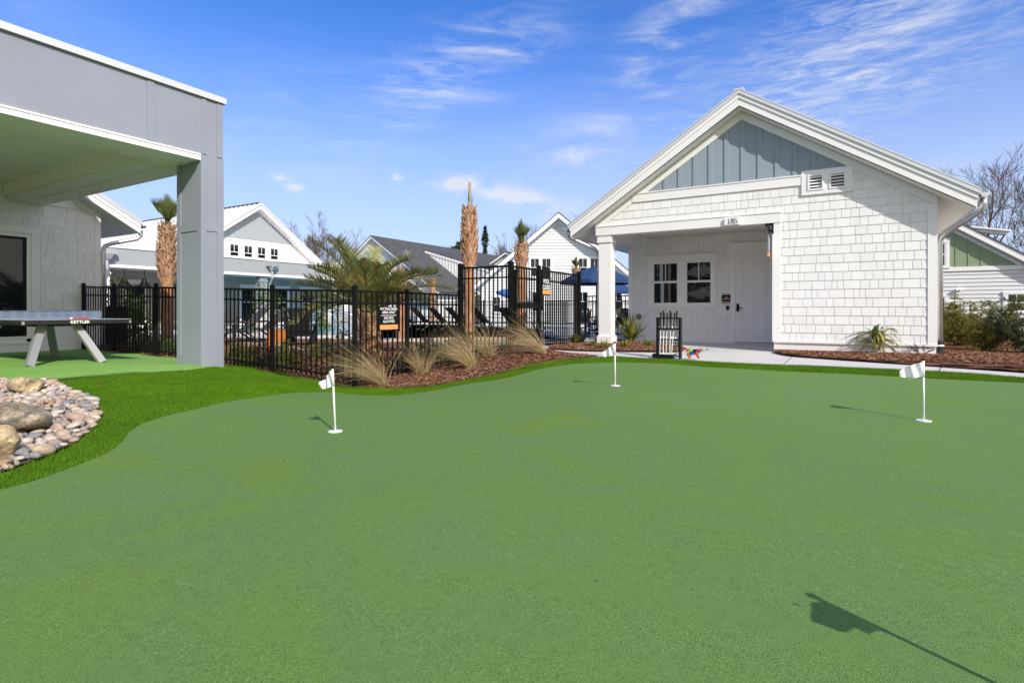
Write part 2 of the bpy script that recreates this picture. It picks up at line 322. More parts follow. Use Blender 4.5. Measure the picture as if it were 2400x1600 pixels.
def turf(name, cols, patchscale, grain, grainamt, rough=.75, bump=.6, bscale=300, painted_glint=0.0):
    m = bpy.data.materials.new(name); m.use_nodes = True; nt = m.node_tree; N = nt.nodes; L = nt.links; b = N['Principled BSDF']
    b.inputs['Roughness'].default_value = rough; b.inputs['Specular IOR Level'].default_value = .12
    tc = N.new('ShaderNodeTexCoord')
    def noise(s, d, dist=0):
        n = N.new('ShaderNodeTexNoise'); n.inputs['Scale'].default_value = s; n.inputs['Detail'].default_value = d; n.inputs['Distortion'].default_value = dist; L.new(tc.outputs['Object'], n.inputs['Vector']); return n.outputs[0]
    r = N.new('ShaderNodeValToRGB'); L.new(noise(patchscale, 4, .4), r.inputs[0]); e = r.color_ramp.elements
    e[0].position = .34; e[0].color = (*cols[0], 1); e[1].position = .66; e[1].color = (*cols[-1], 1)
    for i, c in enumerate(cols[1:-1]): x = e.new(.34 + .32 * (i + 1) / (len(cols) - 1)); x.color = (*c, 1)
    cur = r.outputs[0]
    for s, a in ((grain, grainamt), (grain * .33, grainamt * .28), (grain * .06, grainamt * .10)):
        mr = N.new('ShaderNodeMapRange'); L.new(noise(s, 2), mr.inputs[0]); mr.inputs[1].default_value = .32; mr.inputs[2].default_value = .68; mr.inputs[3].default_value = 1 - a; mr.inputs[4].default_value = 1 + a
        x = N.new('ShaderNodeMix'); x.data_type = 'RGBA'; x.blend_type = 'MULTIPLY'; x.inputs[0].default_value = 1; L.new(cur, x.inputs[6]); L.new(mr.outputs[0], x.inputs[7]); cur = x.outputs[2]
    if painted_glint:  # sun glints on the pile, painted into the colour as pale dots
        v = N.new('ShaderNodeTexVoronoi'); v.inputs['Scale'].default_value = 38; L.new(tc.outputs['Object'], v.inputs['Vector'])
        lt = N.new('ShaderNodeMath'); lt.operation = 'LESS_THAN'; L.new(v.outputs['Distance'], lt.inputs[0]); lt.inputs[1].default_value = painted_glint
        x = N.new('ShaderNodeMix'); x.data_type = 'RGBA'; L.new(lt.outputs[0], x.inputs[0]); L.new(cur, x.inputs[6]); x.inputs[7].default_value = (.5, .62, .32, 1); cur = x.outputs[2]
    L.new(cur, b.inputs['Base Color'])
    bp = N.new('ShaderNodeBump'); bp.inputs['Strength'].default_value = bump; bp.inputs['Distance'].default_value = .006; L.new(noise(bscale, 3), bp.inputs['Height']); L.new(bp.outputs[0], b.inputs['Normal'])
    return m
MT['green'] = turf('putting_green_turf', [(.140,.243,.080),(.144,.247,.062),(.135,.240,.070),(.153,.252,.046)], .85, 430, .5)
MT['fringe'] = turf('fringe_turf_base', [(.06,.13,.008),(.085,.17,.012)], 1.5, 90, .4)
MT['patio'] = turf('patio_turf', [(.19,.385,.075),(.22,.42,.095)], 1.2, 120, .4, bump=.8, bscale=120, painted_glint=.24)
MT['blade'] = leafmat('fringe_turf_blade', [(.072,.185,.004),(.11,.245,.006),(.05,.14,.003),(.17,.29,.015)], .6, .2, .12)
MT['stone'] = {}
for k, c in dict(tan=(.44,.345,.25), pink=(.42,.305,.25), grey=(.25,.245,.25), cream=(.55,.48,.40), rust=(.38,.22,.13)).items():
    MT['stone'][k] = mat('river_stone_' + k, c, .65, .35, var=.22, scale=9, bump=.15, bscale=40, island=.0)
MT['boulder_tan'] = mat('tan_boulder_rock', (.40,.30,.18), .85, .2, var=.45, scale=9, bump=1.0, bscale=28, fine=(45, .4))
MT['boulder_grey'] = mat('grey_brown_boulder_rock', (.24,.20,.14), .85, .2, var=.55, scale=7, bump=1.0, bscale=24, fine=(40, .4))
blotch('boulder_tan', (.17, .15, .12), 6, .52, .66); blotch('boulder_grey', (.09, .09, .095), 5, .50, .64)
for k_ in MT['stone']:
    MT['_s'] = MT['stone'][k_]; blotch('_s', tuple(c * .55 for c in MT['stone'][k_].node_tree.nodes['Mix'].inputs[6].default_value[:3]), 1.3, .52, .72)
def dogmat():
    m = bpy.data.materials.new('multicolour_gloss_patches'); m.use_nodes = True; nt = m.node_tree; N = nt.nodes; L = nt.links; b = N['Principled BSDF']; b.inputs['Roughness'].default_value = .25
    tc = N.new('ShaderNodeTexCoord'); v = N.new('ShaderNodeTexVoronoi'); v.inputs['Scale'].default_value = 17; L.new(tc.outputs['Object'], v.inputs['Vector'])
    sp = N.new('ShaderNodeSeparateColor'); L.new(v.outputs['Color'], sp.inputs[0]); r = N.new('ShaderNodeValToRGB'); r.color_ramp.interpolation = 'CONSTANT'; L.new(sp.outputs[0], r.inputs[0])
    cs = [(.75,.06,.05),(.02,.30,.75),(.80,.60,.02),(.01,.01,.01),(.20,.55,.05),(.80,.25,.02),(.03,.10,.45),(.75,.75,.70),(.5,.05,.3),(.05,.5,.6)]; e = r.color_ramp.elements
    e[0].color = (*cs[0], 1); e[1].position = .1; e[1].color = (*cs[1], 1)
    for i in range(2, 10): x = e.new(i / 10); x.color = (*cs[i], 1)
    v2 = N.new('ShaderNodeTexVoronoi'); v2.feature = 'DISTANCE_TO_EDGE'; v2.inputs['Scale'].default_value = 17; L.new(tc.outputs['Object'], v2.inputs['Vector'])
    lt = N.new('ShaderNodeMath'); lt.operation = 'LESS_THAN'; lt.inputs[1].default_value = .05; L.new(v2.outputs['Distance'], lt.inputs[0])
    x = N.new('ShaderNodeMix'); x.data_type = 'RGBA'; L.new(lt.outputs[0], x.inputs[0]); L.new(r.outputs[0], x.inputs[6]); x.inputs[7].default_value = (.01, .01, .01, 1); L.new(x.outputs[2], b.inputs['Base Color']); return m
MT['dog'] = dogmat()

# ------------------------------------------------------------------ objects
def root_of(o):
    while o.parent: o = o.parent
    return o
def part(name, m, material, parent=None, smooth=False, label=None):
    me = bpy.data.meshes.new(name)
    off = Vector((0, 0, 0)) if parent is None else root_of(parent).location
    vs = m.v if off.length == 0 else [(x - off.x, y - off.y, z - off.z) for x, y, z in m.v]
    me.from_pydata(vs, [], m.f); me.update()
    if smooth: me.polygons.foreach_set('use_smooth', [True] * len(me.polygons))
    me.materials.append(MT[material] if isinstance(material, str) else material)
    o = bpy.data.objects.new(name, me); COL.objects.link(o)
    if parent is not None: o.parent = parent
    if label: o['label'] = label
    return o
def tag(o, label, cat, group=None, kind=None):
    if label: o['label'] = label
    if cat: o['category'] = cat
    if group: o['group'] = group
    if kind: o['kind'] = kind
    return o
def thing(name, label, cat, loc=(0, 0, 0), group=None):
    o = bpy.data.objects.new(name, None); COL.objects.link(o); o.location = loc; o.empty_display_size = .2
    return tag(o, label, cat, group)
def dup(o, loc, rz=0, label=None, scale=None, parent=None):
    c = o.copy(); COL.objects.link(c)
    if parent is None:
        c.location = loc; c.rotation_euler = (0, 0, rz)
        if scale: c.scale = scale if isinstance(scale, tuple) else (scale,) * 3
        if label: c['label'] = label
    else: c.parent = parent
    for ch in list(o.children): dup(ch, None, parent=c)
    return c
def structure(name, m, material): return tag(part(name, m, material), None, None, kind='structure')

def text_mesh(s, size, material, parent, place, name='lettering', bold=0.0, extr=.002, align='CENTER', sx=1.0):
    """place(u, z) -> world point, with text lying in that plane"""
    cu = bpy.data.curves.new(name, 'FONT'); cu.body = s; cu.size = size; cu.align_x = align; cu.offset = bold; cu.extrude = 0; cu.resolution_u = 3
    tmp = bpy.data.objects.new('tmp_text', cu); COL.objects.link(tmp)
    dg = bpy.context.evaluated_depsgraph_get(); me = bpy.data.meshes.new_from_object(tmp.evaluated_get(dg)); bpy.data.objects.remove(tmp)
    off = root_of(parent).location
    for v in me.vertices:
        w = place(v.co.x * sx, v.co.y); v.co = (w[0] - off.x, w[1] - off.y, w[2] - off.z)
    me.name = name; me.materials.clear(); me.materials.append(MT[material])
    o = bpy.data.objects.new(name, me); COL.objects.link(o); o.parent = parent; return o

# ------------------------------------------------------------------ ground sheets
def region(name, outline, dz, material, cell=.35, relief=0.0, seed=0):
    bm = bmesh.new(); vs = [bm.verts.new((x, y, 0)) for x, y in outline]; bm.faces.new(vs)
    bmesh.ops.triangulate(bm, faces=bm.faces[:], ngon_method='EAR_CLIP')
    xs = [p[0] for p in outline]; ys = [p[1] for p in outline]
    for ax, lo, hi in ((0, min(xs), max(xs)), (1, min(ys), max(ys))):
        k = math.ceil(lo / cell)
        while k * cell < hi:
            co = [0, 0, 0]; co[ax] = k * cell; no = [0, 0, 0]; no[ax] = 1
            bmesh.ops.bisect_plane(bm, geom=bm.verts[:] + bm.edges[:] + bm.faces[:], plane_co=co, plane_no=no, dist=1e-5); k += 1
    bmesh.ops.remove_doubles(bm, verts=bm.verts[:], dist=1e-4)
    co = np.array([v.co[:] for v in bm.verts]); z = TA(co[:, 0], co[:, 1]) + dz
    if relief:
        r2 = np.random.default_rng(seed); ph = r2.uniform(0, 6.28, (6, 2)); fq = r2.uniform(1.5, 7, (6, 2))
        z += relief * np.mean([np.sin(co[:, 0] * a[0] + p[0]) * np.sin(co[:, 1] * a[1] + p[1]) for a, p in zip(fq, ph)], 0)
    for v, zz in zip(bm.verts, z): v.co.z = zz
    bmesh.ops.recalc_face_normals(bm, faces=bm.faces[:])
    if sum(f.normal.z for f in bm.faces) < 0: bmesh.ops.reverse_faces(bm, faces=bm.faces[:])
    me = bpy.data.meshes.new(name); bm.to_mesh(me); bm.free()
    me.polygons.foreach_set('use_smooth', [True] * len(me.polygons)); me.materials.append(MT[material])
    o = bpy.data.objects.new(name, me); COL.objects.link(o); o['kind'] = 'structure'; return o
def inside(poly, x, y):
    p = np.array(poly); c = np.zeros(len(x), bool); j = len(p) - 1
    for i in range(len(p)):
        a = ((p[i, 1] > y) != (p[j, 1] > y)) & (x < (p[j, 0] - p[i, 0]) * (y - p[i, 1]) / (p[j, 1] - p[i, 1] + 1e-12) + p[i, 0]); c ^= a; j = i
    return c
def smooth_line(pts, n=4):           # Catmull-Rom through the given points
    P = [np.array(p, float) for p in pts]; out = []
    for i in range(len(P) - 1):
        a, b, c, d = P[max(i-1, 0)], P[i], P[i+1], P[min(i+2, len(P)-1)]
        for k in range(n):
            t = k / n; out.append(tuple(.5 * ((2*b) + (c-a)*t + (2*a-5*b+4*c-d)*t*t + (3*b-a-3*c+d)*t**3)))
    out.append(tuple(P[-1])); return out

# far ground: one big sheet out to the horizon
m = M(); ext = [-1500, -500, -200, -90, -45, -30] + list(np.arange(-24, 16.1, 1.0)) + [22, 30, 60, 150, 500, 1500]
nx = len(ext); ys_ = [-1500, -400, -120, -40, -15] + list(np.arange(-8, 24.1, 1.0)) + [32, 50, 90, 200, 500, 1500]
gx, gy = np.meshgrid(ext, ys_); gz = TA(gx, gy) - .06
m.v = [tuple(p) for p in np.stack([gx.ravel(), gy.ravel(), gz.ravel()], 1)]
m.f = [(j*nx+i, j*nx+i+1, (j+1)*nx+i+1, (j+1)*nx+i) for j in range(len(ys_)-1) for i in range(nx-1)]
structure('ground', m, 'soil')

green_px = [(0,1147),(48,1135),(95,1121),(143,1104),(190,1086),(238,1067),(262,1054),(281,1040),(291,1028),(307,1009),(329,995),(357,984),(405,970),(452,960),(500,948),(548,939),(610,930),(680,921),(708,919),(778,918),(820,923),(900,927),(960,923),(1020,914),(1080,902),(1135,894),(1194,884),(1263,865),(1347,852.5),(1400,850),(1443,849),(1525,850.3),(1597,855),(1669,860.5),(1720,863),(1840,870),(2018,877.5),(2161,886),(2400,897)]
outer_px = [(107,896),(126,893.6),(214,884),(357,871),(476,862.6),(557,854),(568,855),(643,867),(720,883),(746,888),(800,899),(839,903),(900,908),(925,909),(996,906),(1050,897),(1120,883),(1156,873.6),(1251,850.6),(1347,838),(1397,836),(1432,833),(1525,838.8),(1597,842),(1720,849),(1840,854),(2197,868.6),(2400,883)]
rock_px = [(126,896),(167,918.6),(209.5,935),(228.6,954),(229,970),(227,983),(221,997),(195,1021),(167,1042),(133,1056.7),(83,1078),(47.6,1090),(0,1106.7)]
green_edge = GL(green_px); outer = GL(outer_px); rock_edge = GL(rock_px)
GE = smooth_line(green_edge, 3)
g_right = [(GE[-1][0] + 6, GE[-1][1] + .1), (9.5, -3.5), (-5.2, -3.5), (-5.3, -1.0)]
gl0 = GE[0]; GREEN = [(gl0[0] - 1.0, gl0[1] - 1.2)] + GE + g_right
OE = smooth_line(outer, 3)
RE = smooth_line(rock_edge, 3)
rl = RE[-1]
ROCK = [(RE[0][0] - 2.4, RE[0][1] - .75)] + RE + [(rl[0] - .9, rl[1] - 1.0), (rl[0] - 2.5, rl[1] - .6), (RE[0][0] - 3.2, RE[0][1] - 2.2)]
FRINGE = OE + [(OE[-1][0] + 6, OE[-1][1] + .2), (OE[-1][0] + 6, -3.4), (-6.3, -3.4), (-8.5, .5), (OE[0][0] - 1.5, OE[0][1] - 1.0)]
region('putting_green', GREEN, .0, 'green', .3)
region('turf_fringe', FRINGE, -.010, 'fringe', .4)
PAT = OE[:16] + [(-10.6, 6.36), (-16.4, 6.38), (-16.4, -2), (-9, -2), (-8.6, 1.2), (RE[0][0] - 2.6, RE[0][1] - 1.2), (RE[0][0]-.15, RE[0][1]-.02)]
region('patio_turf', [p for p in PAT], -.004, 'patio', .4)
region('rock_bed_soil', ROCK, .004, 'rockbase', .3)

# mulch: along and behind the fence, the island by the porch, the bed under the shake wall and on to the right
i_end = int(np.argmin([abs(p[0] - G(1395, 834)[0]) + abs(p[1] - G(1395, 834)[1]) for p in OE]))
BED1 = OE[14:i_end + 1] + GL([(1356, 829.6), (1303, 827.7), (1287, 819), (1250, 818), (1200, 822)]) + [(-5.5, 9.5), (-6.6, 10.2), (-9.5, 11.5), (-13, 11.5), (-17, 10.5), (-17, 6.3), (-10.4, 6.3)]
region('mulch_bed', BED1, -.003, 'mulch', .25, .03, 1)
ISL = GL([(1285, 812), (1292, 818), (1340, 821), (1380, 819.5), (1452, 823), (1539, 824.3), (1590, 824), (1608, 820), (1600, 815), (1560, 809), (1500, 803), (1440, 800), (1400, 799)]) + [(-5.3, 12.9), (-5.45, 12.6)]
region('island_mulch', ISL, .012, 'mulch', .25, .015, 2)
BED2 = GL([(1813, 825.5), (1836, 831.4), (1856, 834), (1882, 836.5), (1920, 838.8), (1983, 843.6), (2126, 850.7), (2269, 854), (2400, 858)]) + [(5.6, 8.9), (6.2, 11.0)] + GL([(2400, 829), (2370, 812), (2330, 795)]) + [(2.6, 17.5), (1.7, 17.5), (1.68, 12.74), (-1.03, 12.74)]
region('wall_bed_mulch', BED2, .012, 'mulch', .25, .025, 3)
# concrete: walk along the green, porch slab, walk off to the gate and to the right
iw = [k for k, p in enumerate(OE) if k >= i_end - 1]
WALK = [OE[k] for k in iw] + [(OE[-1][0] + 6, OE[-1][1] + .2), (9, 13), (5, 20), (1.66, 20), (1.66, 12.8), (-1.0, 12.8), (-1.0, 15.7), (-5.1, 15.7), (-5.35, 12.9), (-5.5, 12.6), (-5.5, 9.2), (-6.6, 9.25), (-6.6, 8.9)] + GL([(1200, 823), (1303, 828.5), (1356, 830.5)])
region('concrete_walk', WALK, -.016, 'concrete', .4)
for a, b in (((1856, 834), (1835, 853)), ((2210, 852.3), (2200, 868))):      # control joints
    A = G(*a); B = G(*b); mj = M(); mj.beam((A[0], A[1], A[2] - .015), (B[0], B[1], B[2] - .015), .012, .004); part('walk_joint', mj, 'rubber')['kind'] = 'structure'
DECK = GL([(300, 806), (410, 812), (521, 808), (589, 811), (653, 816), (721, 829), (782, 822), (828, 811), (900, 803), (1000, 799), (1090, 797), (1190, 797)]) + [(-5.6, 13.2), (-4, 45), (-23, 45), (-26, 12)]
region('pool_deck', DECK, .006, 'deck', .6)
ed = M(); de = smooth_line(DECK[:12], 5)
for a, b in zip(de[:-1], de[1:]):
    A, B = Vector((*a, T(*a) + .02)), Vector((*b, T(*b) + .02)); ed.beam(A, B + (B - A).normalized() * .04, .24, .13)
structure('paver_edging', ed, 'paver')
# ------------------------------------------------------------------ scattered stuff
def scatter(poly, n, seed):
    r = np.random.default_rng(seed); p = np.array(poly); lo, hi = p.min(0), p.max(0); X = []; Y = []; tot = 0
    while tot < n:
        x = r.uniform(lo[0], hi[0], n * 2); y = r.uniform(lo[1], hi[1], n * 2); k = inside(poly, x, y); X.append(x[k]); Y.append(y[k]); tot += k.sum()
    return np.concatenate(X)[:n], np.concatenate(Y)[:n], r
def inview(x, y, pad=120):
    r = x * cc + y * ss; d = -x * ss + y * cc; px = 1200 + r / np.maximum(d, .01) * FPX; return (d > .3) & (px > -pad) & (px < 2400 + pad)
def tri_mesh(name, verts, faces_per, nface, material):
    me = bpy.data.meshes.new(name); nv = len(verts); me.vertices.add(nv); me.vertices.foreach_set('co', verts.ravel())
    nl = faces_per * nface; me.loops.add(nl); me.loops.foreach_set('vertex_index', np.arange(nl, dtype=np.int32)); me.polygons.add(nface)
    me.polygons.foreach_set('loop_start', np.arange(0, nl, faces_per, dtype=np.int32)); me.update(calc_edges=True); me.materials.append(MT[material])
    o = bpy.data.objects.new(name, me); COL.objects.link(o); return o
def blades(name, x, y, r, hlo, hhi, wid, lean, material, dz=-.01):
    n = len(x); z = TA(x, y) + dz; a = r.uniform(0, 6.283, n); h = r.uniform(hlo, hhi, n); b = r.uniform(0, 6.283, n); l = r.uniform(0, lean, n) * h
    V = np.zeros((n, 3, 3)); V[:, 0] = np.stack([x - np.cos(a) * wid, y - np.sin(a) * wid, z], 1); V[:, 1] = np.stack([x + np.cos(a) * wid, y + np.sin(a) * wid, z], 1)
    V[:, 2] = np.stack([x + np.cos(b) * l, y + np.sin(b) * l, z + h], 1); return tri_mesh(name, V.reshape(-1, 3), 3, n, material)
x, y, r = scatter(FRINGE, 1500000, 11)
ok = inview(x, y) & ~inside(GREEN, x, y) & ~inside(ROCK, x, y) & ~inside(PAT, x, y) & (y > .5)
x, y = x[ok], y[ok]; print('fringe blades', len(x))
tag(blades('turf_blades', x, y, r, .016, .028, .0021, .8, 'blade'), 'bright green long-pile artificial turf between the putting green and the beds', 'turf', kind='stuff')
def chips(name, poly, n, seed, label, dz=.0):
    x, y, r = scatter(poly, n, seed); k = inview(x, y) & ~inside(ISL if poly is not ISL else [(90,90),(91,90),(91,91)], x, y); x, y = x[k], y[k]; n = len(x)
    z = TA(x, y) + dz + r.uniform(.0, .022, n); a = r.uniform(0, 6.283, n); l = r.uniform(.008, .034, n); w = r.uniform(.003, .009, n); t = r.uniform(-.5, .5, n); t2 = r.uniform(-.7, .7, n)
    V = np.zeros((n, 4, 3))
    for i, (p, q) in enumerate(((-1,-1),(1,-1),(1,1),(-1,1))):
        V[:, i] = np.stack([x + np.cos(a)*l*p - np.sin(a)*w*q, y + np.sin(a)*l*p + np.cos(a)*w*q, z + l*p*t*.5 + w*q*t2], 1)
    o = tri_mesh(name, V.reshape(-1, 3), 4, n, 'chip'); return tag(o, label, 'mulch', kind='stuff')
chips('mulch_chips', BED1, 105000, 21, 'reddish brown bark chips along the black pool fence', .004)
chips('mulch_chips', ISL, 15000, 22, 'reddish brown bark chips in the small bed before the porch', .018)
chips('mulch_chips', BED2, 75000, 23, 'reddish brown bark chips under the shake wall and shrubs at the right', .022)

# ------------------------------------------------------------------ windows
def dh_window(root, fr, u0, u1, z0, z1, trim=.11, head=.16, muntin=True, rail=.5, name='window', depth=.03, proud=.09, sill=True, frame='whitetrim', one=False):
    """u0..z1: the sash opening. trim outside it."""
    m = M()
    fbox(m, fr, u0 - trim, u0, 0, proud, z0, z1); fbox(m, fr, u1, u1 + trim, 0, proud, z0, z1)
    fbox(m, fr, u0 - trim - .02, u1 + trim + .02, 0, proud + .012, z1, z1 + head)
    if head > .12: fbox(m, fr, u0 - trim - .04, u1 + trim + .04, 0, proud + .03, z1 + head, z1 + head + .025)
    fbox(m, fr, u0 - trim - .02, u1 + trim + .02, 0, proud + .015, z0 - .09, z0)
    w = part(name, m, frame, root)
    s = M(); f = max(.02, min(.045, .055 * (u1 - u0))); zr = z0 + (z1 - z0) * rail
    for a, b in ((u0, u0 + f), (u1 - f, u1)): fbox(s, fr, a, b, -.02, proud - .010, z0, z1)
    for a, b in ((z0, z0 + f), (z1 - f, z1)) + (() if one else ((zr - f * .55, zr + f * .55),)): fbox(s, fr, u0 + f, u1 - f, -.02, proud - .012, a, b)
    if muntin: fbox(s, fr, (u0+u1)/2 - .012, (u0+u1)/2 + .012, -.02, proud - .015, zr + f * .55, z1 - f)
    part('sash', s, frame, w)
    g = M(); fbox(g, fr, u0 + f, u1 - f, -.03, proud - .024, z0 + f, z1 - f); part('pane', g, 'glass', w)
    return w

# ------------------------------------------------------------------ the small shake-sided house with the porch
def build_cottage():
    YF, YB, XL, XR, AX = 12.73, 15.62, -5.06, 1.65, -1.705
    t = thing('shake_cottage', 'white shake-sided cottage with a slate grey gable and a porch numbered 185', 'house', (AX, YF, 0))
    f = FY(YF); SL = .648
    fz = lambda u: 5.03 - SL * abs(u - AX)          # underside of the frieze boards
    # walls: backing and shakes
    m = M(); fprism(m, f, [(-1.066, -.1), (XR, -.1), (XR, fz(XR) + .1), (AX, 5.15), (XL, fz(XL) + .1), (XL, 2.75), (-1.066, 2.75)], -.12, 0)
    m.box(XL, XL + .12, YB - .0, 20, -.1, fz(XL) + .1); m.box(XR - .12, XR - .002, YF + .125, 20, -.1, fz(XR) + .1)
    fprism(m, FY(20.1), [(XL, -.1), (XR, -.1), (XR, fz(XR) + .1), (AX, 5.15), (XL, fz(XL) + .1)], -.1, 0)
    m.box(-1.066, -.946, YF + .125, YB, -.05, 3.03); m.box(XL + .002, -1.066, YB, YB + .12, -.05, 3.03)
    wall = part('wall', m, 'shake', t)
    s = M(); zt = lambda u: fz(u)
    R1 = [(-.94, .25), (-.55, .25), (-.55, 3.47), (-.94, 3.47)]; R2 = [(-.55, .25), (.345, .25), (.345, 3.25), (-.55, 3.25)]
    R3 = [(.345, .25), (1.535, .25), (1.535, zt(1.535)), (.345, zt(.345))]; R4 = [(-4.88, 2.97), (-.94, 2.97), (-.94, 3.47), (-4.10, 3.47)]
    shakes(s, f, [R1, R2, R3, R4], .25, .178, (.09, .29), 5); part('shake_siding', s, 'shake', wall)
    s = M(); fb = FY(YB)
    shakes(s, fb, [[(-5.07, .225), (-4.64, .225), (-4.64, 3.03), (-5.07, 3.03)], [(-4.64, .225), (-2.71, .225), (-2.71, .96), (-4.64, .96)], [(-4.64, 2.43), (-2.71, 2.43), (-2.71, 3.03), (-4.64, 3.03)], [(-2.71, .225), (-2.36, .225), (-2.36, 3.03), (-2.71, 3.03)], [(-2.36, 2.69), (-1.07, 2.69), (-1.07, 3.03), (-2.36, 3.03)]], .225, .178, (.09, .29), 9); part('shake_siding', s, 'shake', wall)
    # slate board and batten gable
    g = M(); fprism(g, f, [(-3.79, 3.675), (.385, 3.675), (AX, fz(AX) + .005)], 0, .012)
    for k in range(-6, 7):
        u = AX + .03 + k * .335; top = fz(u) - .02
        if top > 3.75: fprism(g, f, [(u - .045, 3.676), (u + .045, 3.676), (u + .045, fz(u + .045)), (u - .045, fz(u - .045))], .012, .032)
    part('gable_panel', g, 'slate', t)
    # trim boards
    w = M(); B = lambda *a: fbox(w, f, *a)
    B(-4.13, -.55, 0, .04, 3.47, 3.655); B(-4.0, -.55, 0, .055, 3.655, 3.68)
    B(1.535, XR + .03, 0, .03, .25, fz(1.6)); w.box(XR, XR + .03, YF, YF + .12, .25, 2.8)
    B(-1.066, -.94, 0, .03, .25, 2.735); w.box(-1.096, -1.067, YF - .03, YF + .11, .25, 2.735)
    for sg in (-1, 1):
        e = XR + .03 if sg > 0 else XL - .02
        fprism(w, f, [(AX, 5.03), (AX, 5.2), (e, 5.2 - SL * abs(e - AX)), (e, 5.03 - SL * abs(e - AX))], .001, .028)
    part('trim', w, 'whitetrim', t)
    b = M(); fbox(b, f, XL, -.936, -.26, .045, 2.735, 2.94); fbox(b, f, XL + .03, -.925, -.05, .06, 2.94, 2.965)
    b.box(XL + .02, XL + .30, YF + .27, YB - .01, 2.735, 3.0); b.box(-5.17, -4.64, YB - .06, YB - .02, 2.72, 3.0); b.box(-5.185, -5.06, YB - .05, YB + .02, .2, 3.0)
    part('porch_beam', b, 'whitetrim', t)
    c = M(); c.box(-5.09, -1.07, YF + .262, YB - .061, 3.001, 3.03); part('porch_ceiling', c, 'porchceil', t)
    k = M(); k.box(-1.066, XR, YF - .012, YF - .001, -.12, .215); k.box(XR - .001, XR + .012, YF - .011, 20, -.12, .215); part('foundation', k, 'white', t)
    k = M(); k.box(XL + .02, -2.36, YB - .03, YB, .0, .20); part('foundation', k, 'white', t)
    k = M(); k.box(-1.08, XR + .03, YF - .05, YF - .002, .216, .247); part('water_table', k, 'whitetrim', t)
    k = M(); k.box(XL + .02, -2.36, YB - .045, YB - .002, .201, .222); part('water_table', k, 'whitetrim', t)
    # porch column
    col = M(); cx0, cx1 = -5.0, -4.69; col.box(cx0, cx1, YF + .0, YF + .31, .27, 2.56)
    for a, z0, z1 in ((.035, .0, .25), (.02, .25, .27), (.03, 2.56, 2.70), (.0, 2.70, 2.734)): col.box(cx0 - a, cx1 + a, YF - a, YF + .31 + a, z0, z1)
    part('porch_column', col, 'whitetrim', t)
    # roof: soffit, two fascia steps, standing seam metal
    YO, YE = 12.36, 20.6; EL, ER = -5.60, 2.19
    sof = M()
    for e in (EL, ER):
        ze = 5.21 - SL * abs(e - AX); zi = 5.21
        sof.quad((AX, YO + .04, zi), (e, YO + .04, ze), (e, YE, ze), (AX, YE, zi)) if e < AX else sof.quad((AX, YE, zi), (e, YE, ze), (e, YO + .04, ze), (AX, YO + .04, zi))
    part('soffit', sof, 'whitetrim', t)
    fa = M(); ff = FY(YO + .04)
    for e, sg in ((EL, -1), (ER, 1)):
        ze = SL * abs(e - AX)
        fprism(fa, ff, [(AX, 5.225), (e, 5.225 - ze), (e, 5.225 - ze + .155), (AX, 5.38)], 0, .04)
        fprism(fa, ff, [(AX, 5.38), (e + sg * .015, 5.38 - ze - .01), (e + sg * .015, 5.38 - ze + .075), (AX, 5.465)], .0, .062)
        fa.box(min(e, e - sg * .03), max(e, e - sg * .03), YO + .045, YE, 5.21 - ze - .005, 5.38 - ze)
    part('fascia', fa, 'whitetrim', t)
    ro = M(); fo = FY(YO - .045)
    for e, sg in ((EL - .05, -1), (ER + .05, 1)):
        ze = SL * abs(e - AX)
        fprism(ro, fo, [(AX, 5.47), (e, 5.47 - ze), (e, 5.55 - ze), (AX, 5.55)], -(YE - YO), 0)
        for k in range(14):
            y = YO - .03 + k * .6
            ro.beam((AX, y, 5.56), (e, y, 5.56 - ze), .03, .035, up=(0, 0, 1))
    ro.box(AX - .1, AX + .1, YO - .05, YE, 5.535, 5.575)
    part('roof', ro, 'metalroof', t)
    # half-round gutters and downspouts
    for e, sg in ((EL - .03, -1), (ER + .03, 1)):
        z = 5.41 - SL * abs(e - AX); gm = M(); n = 8; cx = e + sg * .085
        pr = [(cx + .075 * math.cos(math.pi + math.pi * i / n), z + .08 + .075 * math.sin(math.pi + math.pi * i / n)) for i in range(n + 1)]
        for i in range(n): gm.quad((pr[i][0], YO, pr[i][1]), (pr[i+1][0], YO, pr[i+1][1]), (pr[i+1][0], YE, pr[i+1][1]), (pr[i][0], YE, pr[i][1]))
        gm.add([(p[0], YO, p[1]) for p in pr], [tuple(range(n + 1))])
        gt = part('gutter', gm, 'galv', t)
        d = M(); y = YO + .16
        if sg > 0:
            path = [(cx, y, z + .02), (cx, y, z - .1), (cx - .03, y + .05, z - .2), (cx - .12, y + .16, z - .27), (XR + .19, y + .33, z - .52), (XR + .12, y + .40, z - .60), (XR + .095, y + .43, z - .70), (XR + .095, y + .43, .28)]
            bx, by = XR + .095, y + .43
        else:
            path = [(cx, y, z + .02), (cx, y, z - .08), (cx + .03, y + .05, z - .16), (cx + .1, y + .14, z - .2), (-5.2, y + .44, z - .42), (-5.13, y + .5, z - .52), (-5.11, y + .52, z - .62), (-5.11, y + .52, .40)]
            bx, by = -5.11, y + .52
        d.tube(path, .05, 12)
        ds = part('downspout', d, 'galv', t, smooth=True)
        bt = M(); zb = .28 if sg > 0 else .40
        pts = [(bx, by, zb + .03), (bx, by, zb - .05), (bx + .0, by - .01, zb - .12), (bx + .05 * sg, by - .06, .02), (bx + .1 * sg, by - .12, -.03)]
        rib = []; rad = []
        for i in range(len(pts) - 1):
            for q in range(6):
                a = Vector(pts[i]).lerp(Vector(pts[i+1]), q / 6); rib.append(a); rad.append(.066 if q % 2 else .056)
        bt.tube(rib, rad, 12); part('drain_boot', bt, 'rubber', ds)
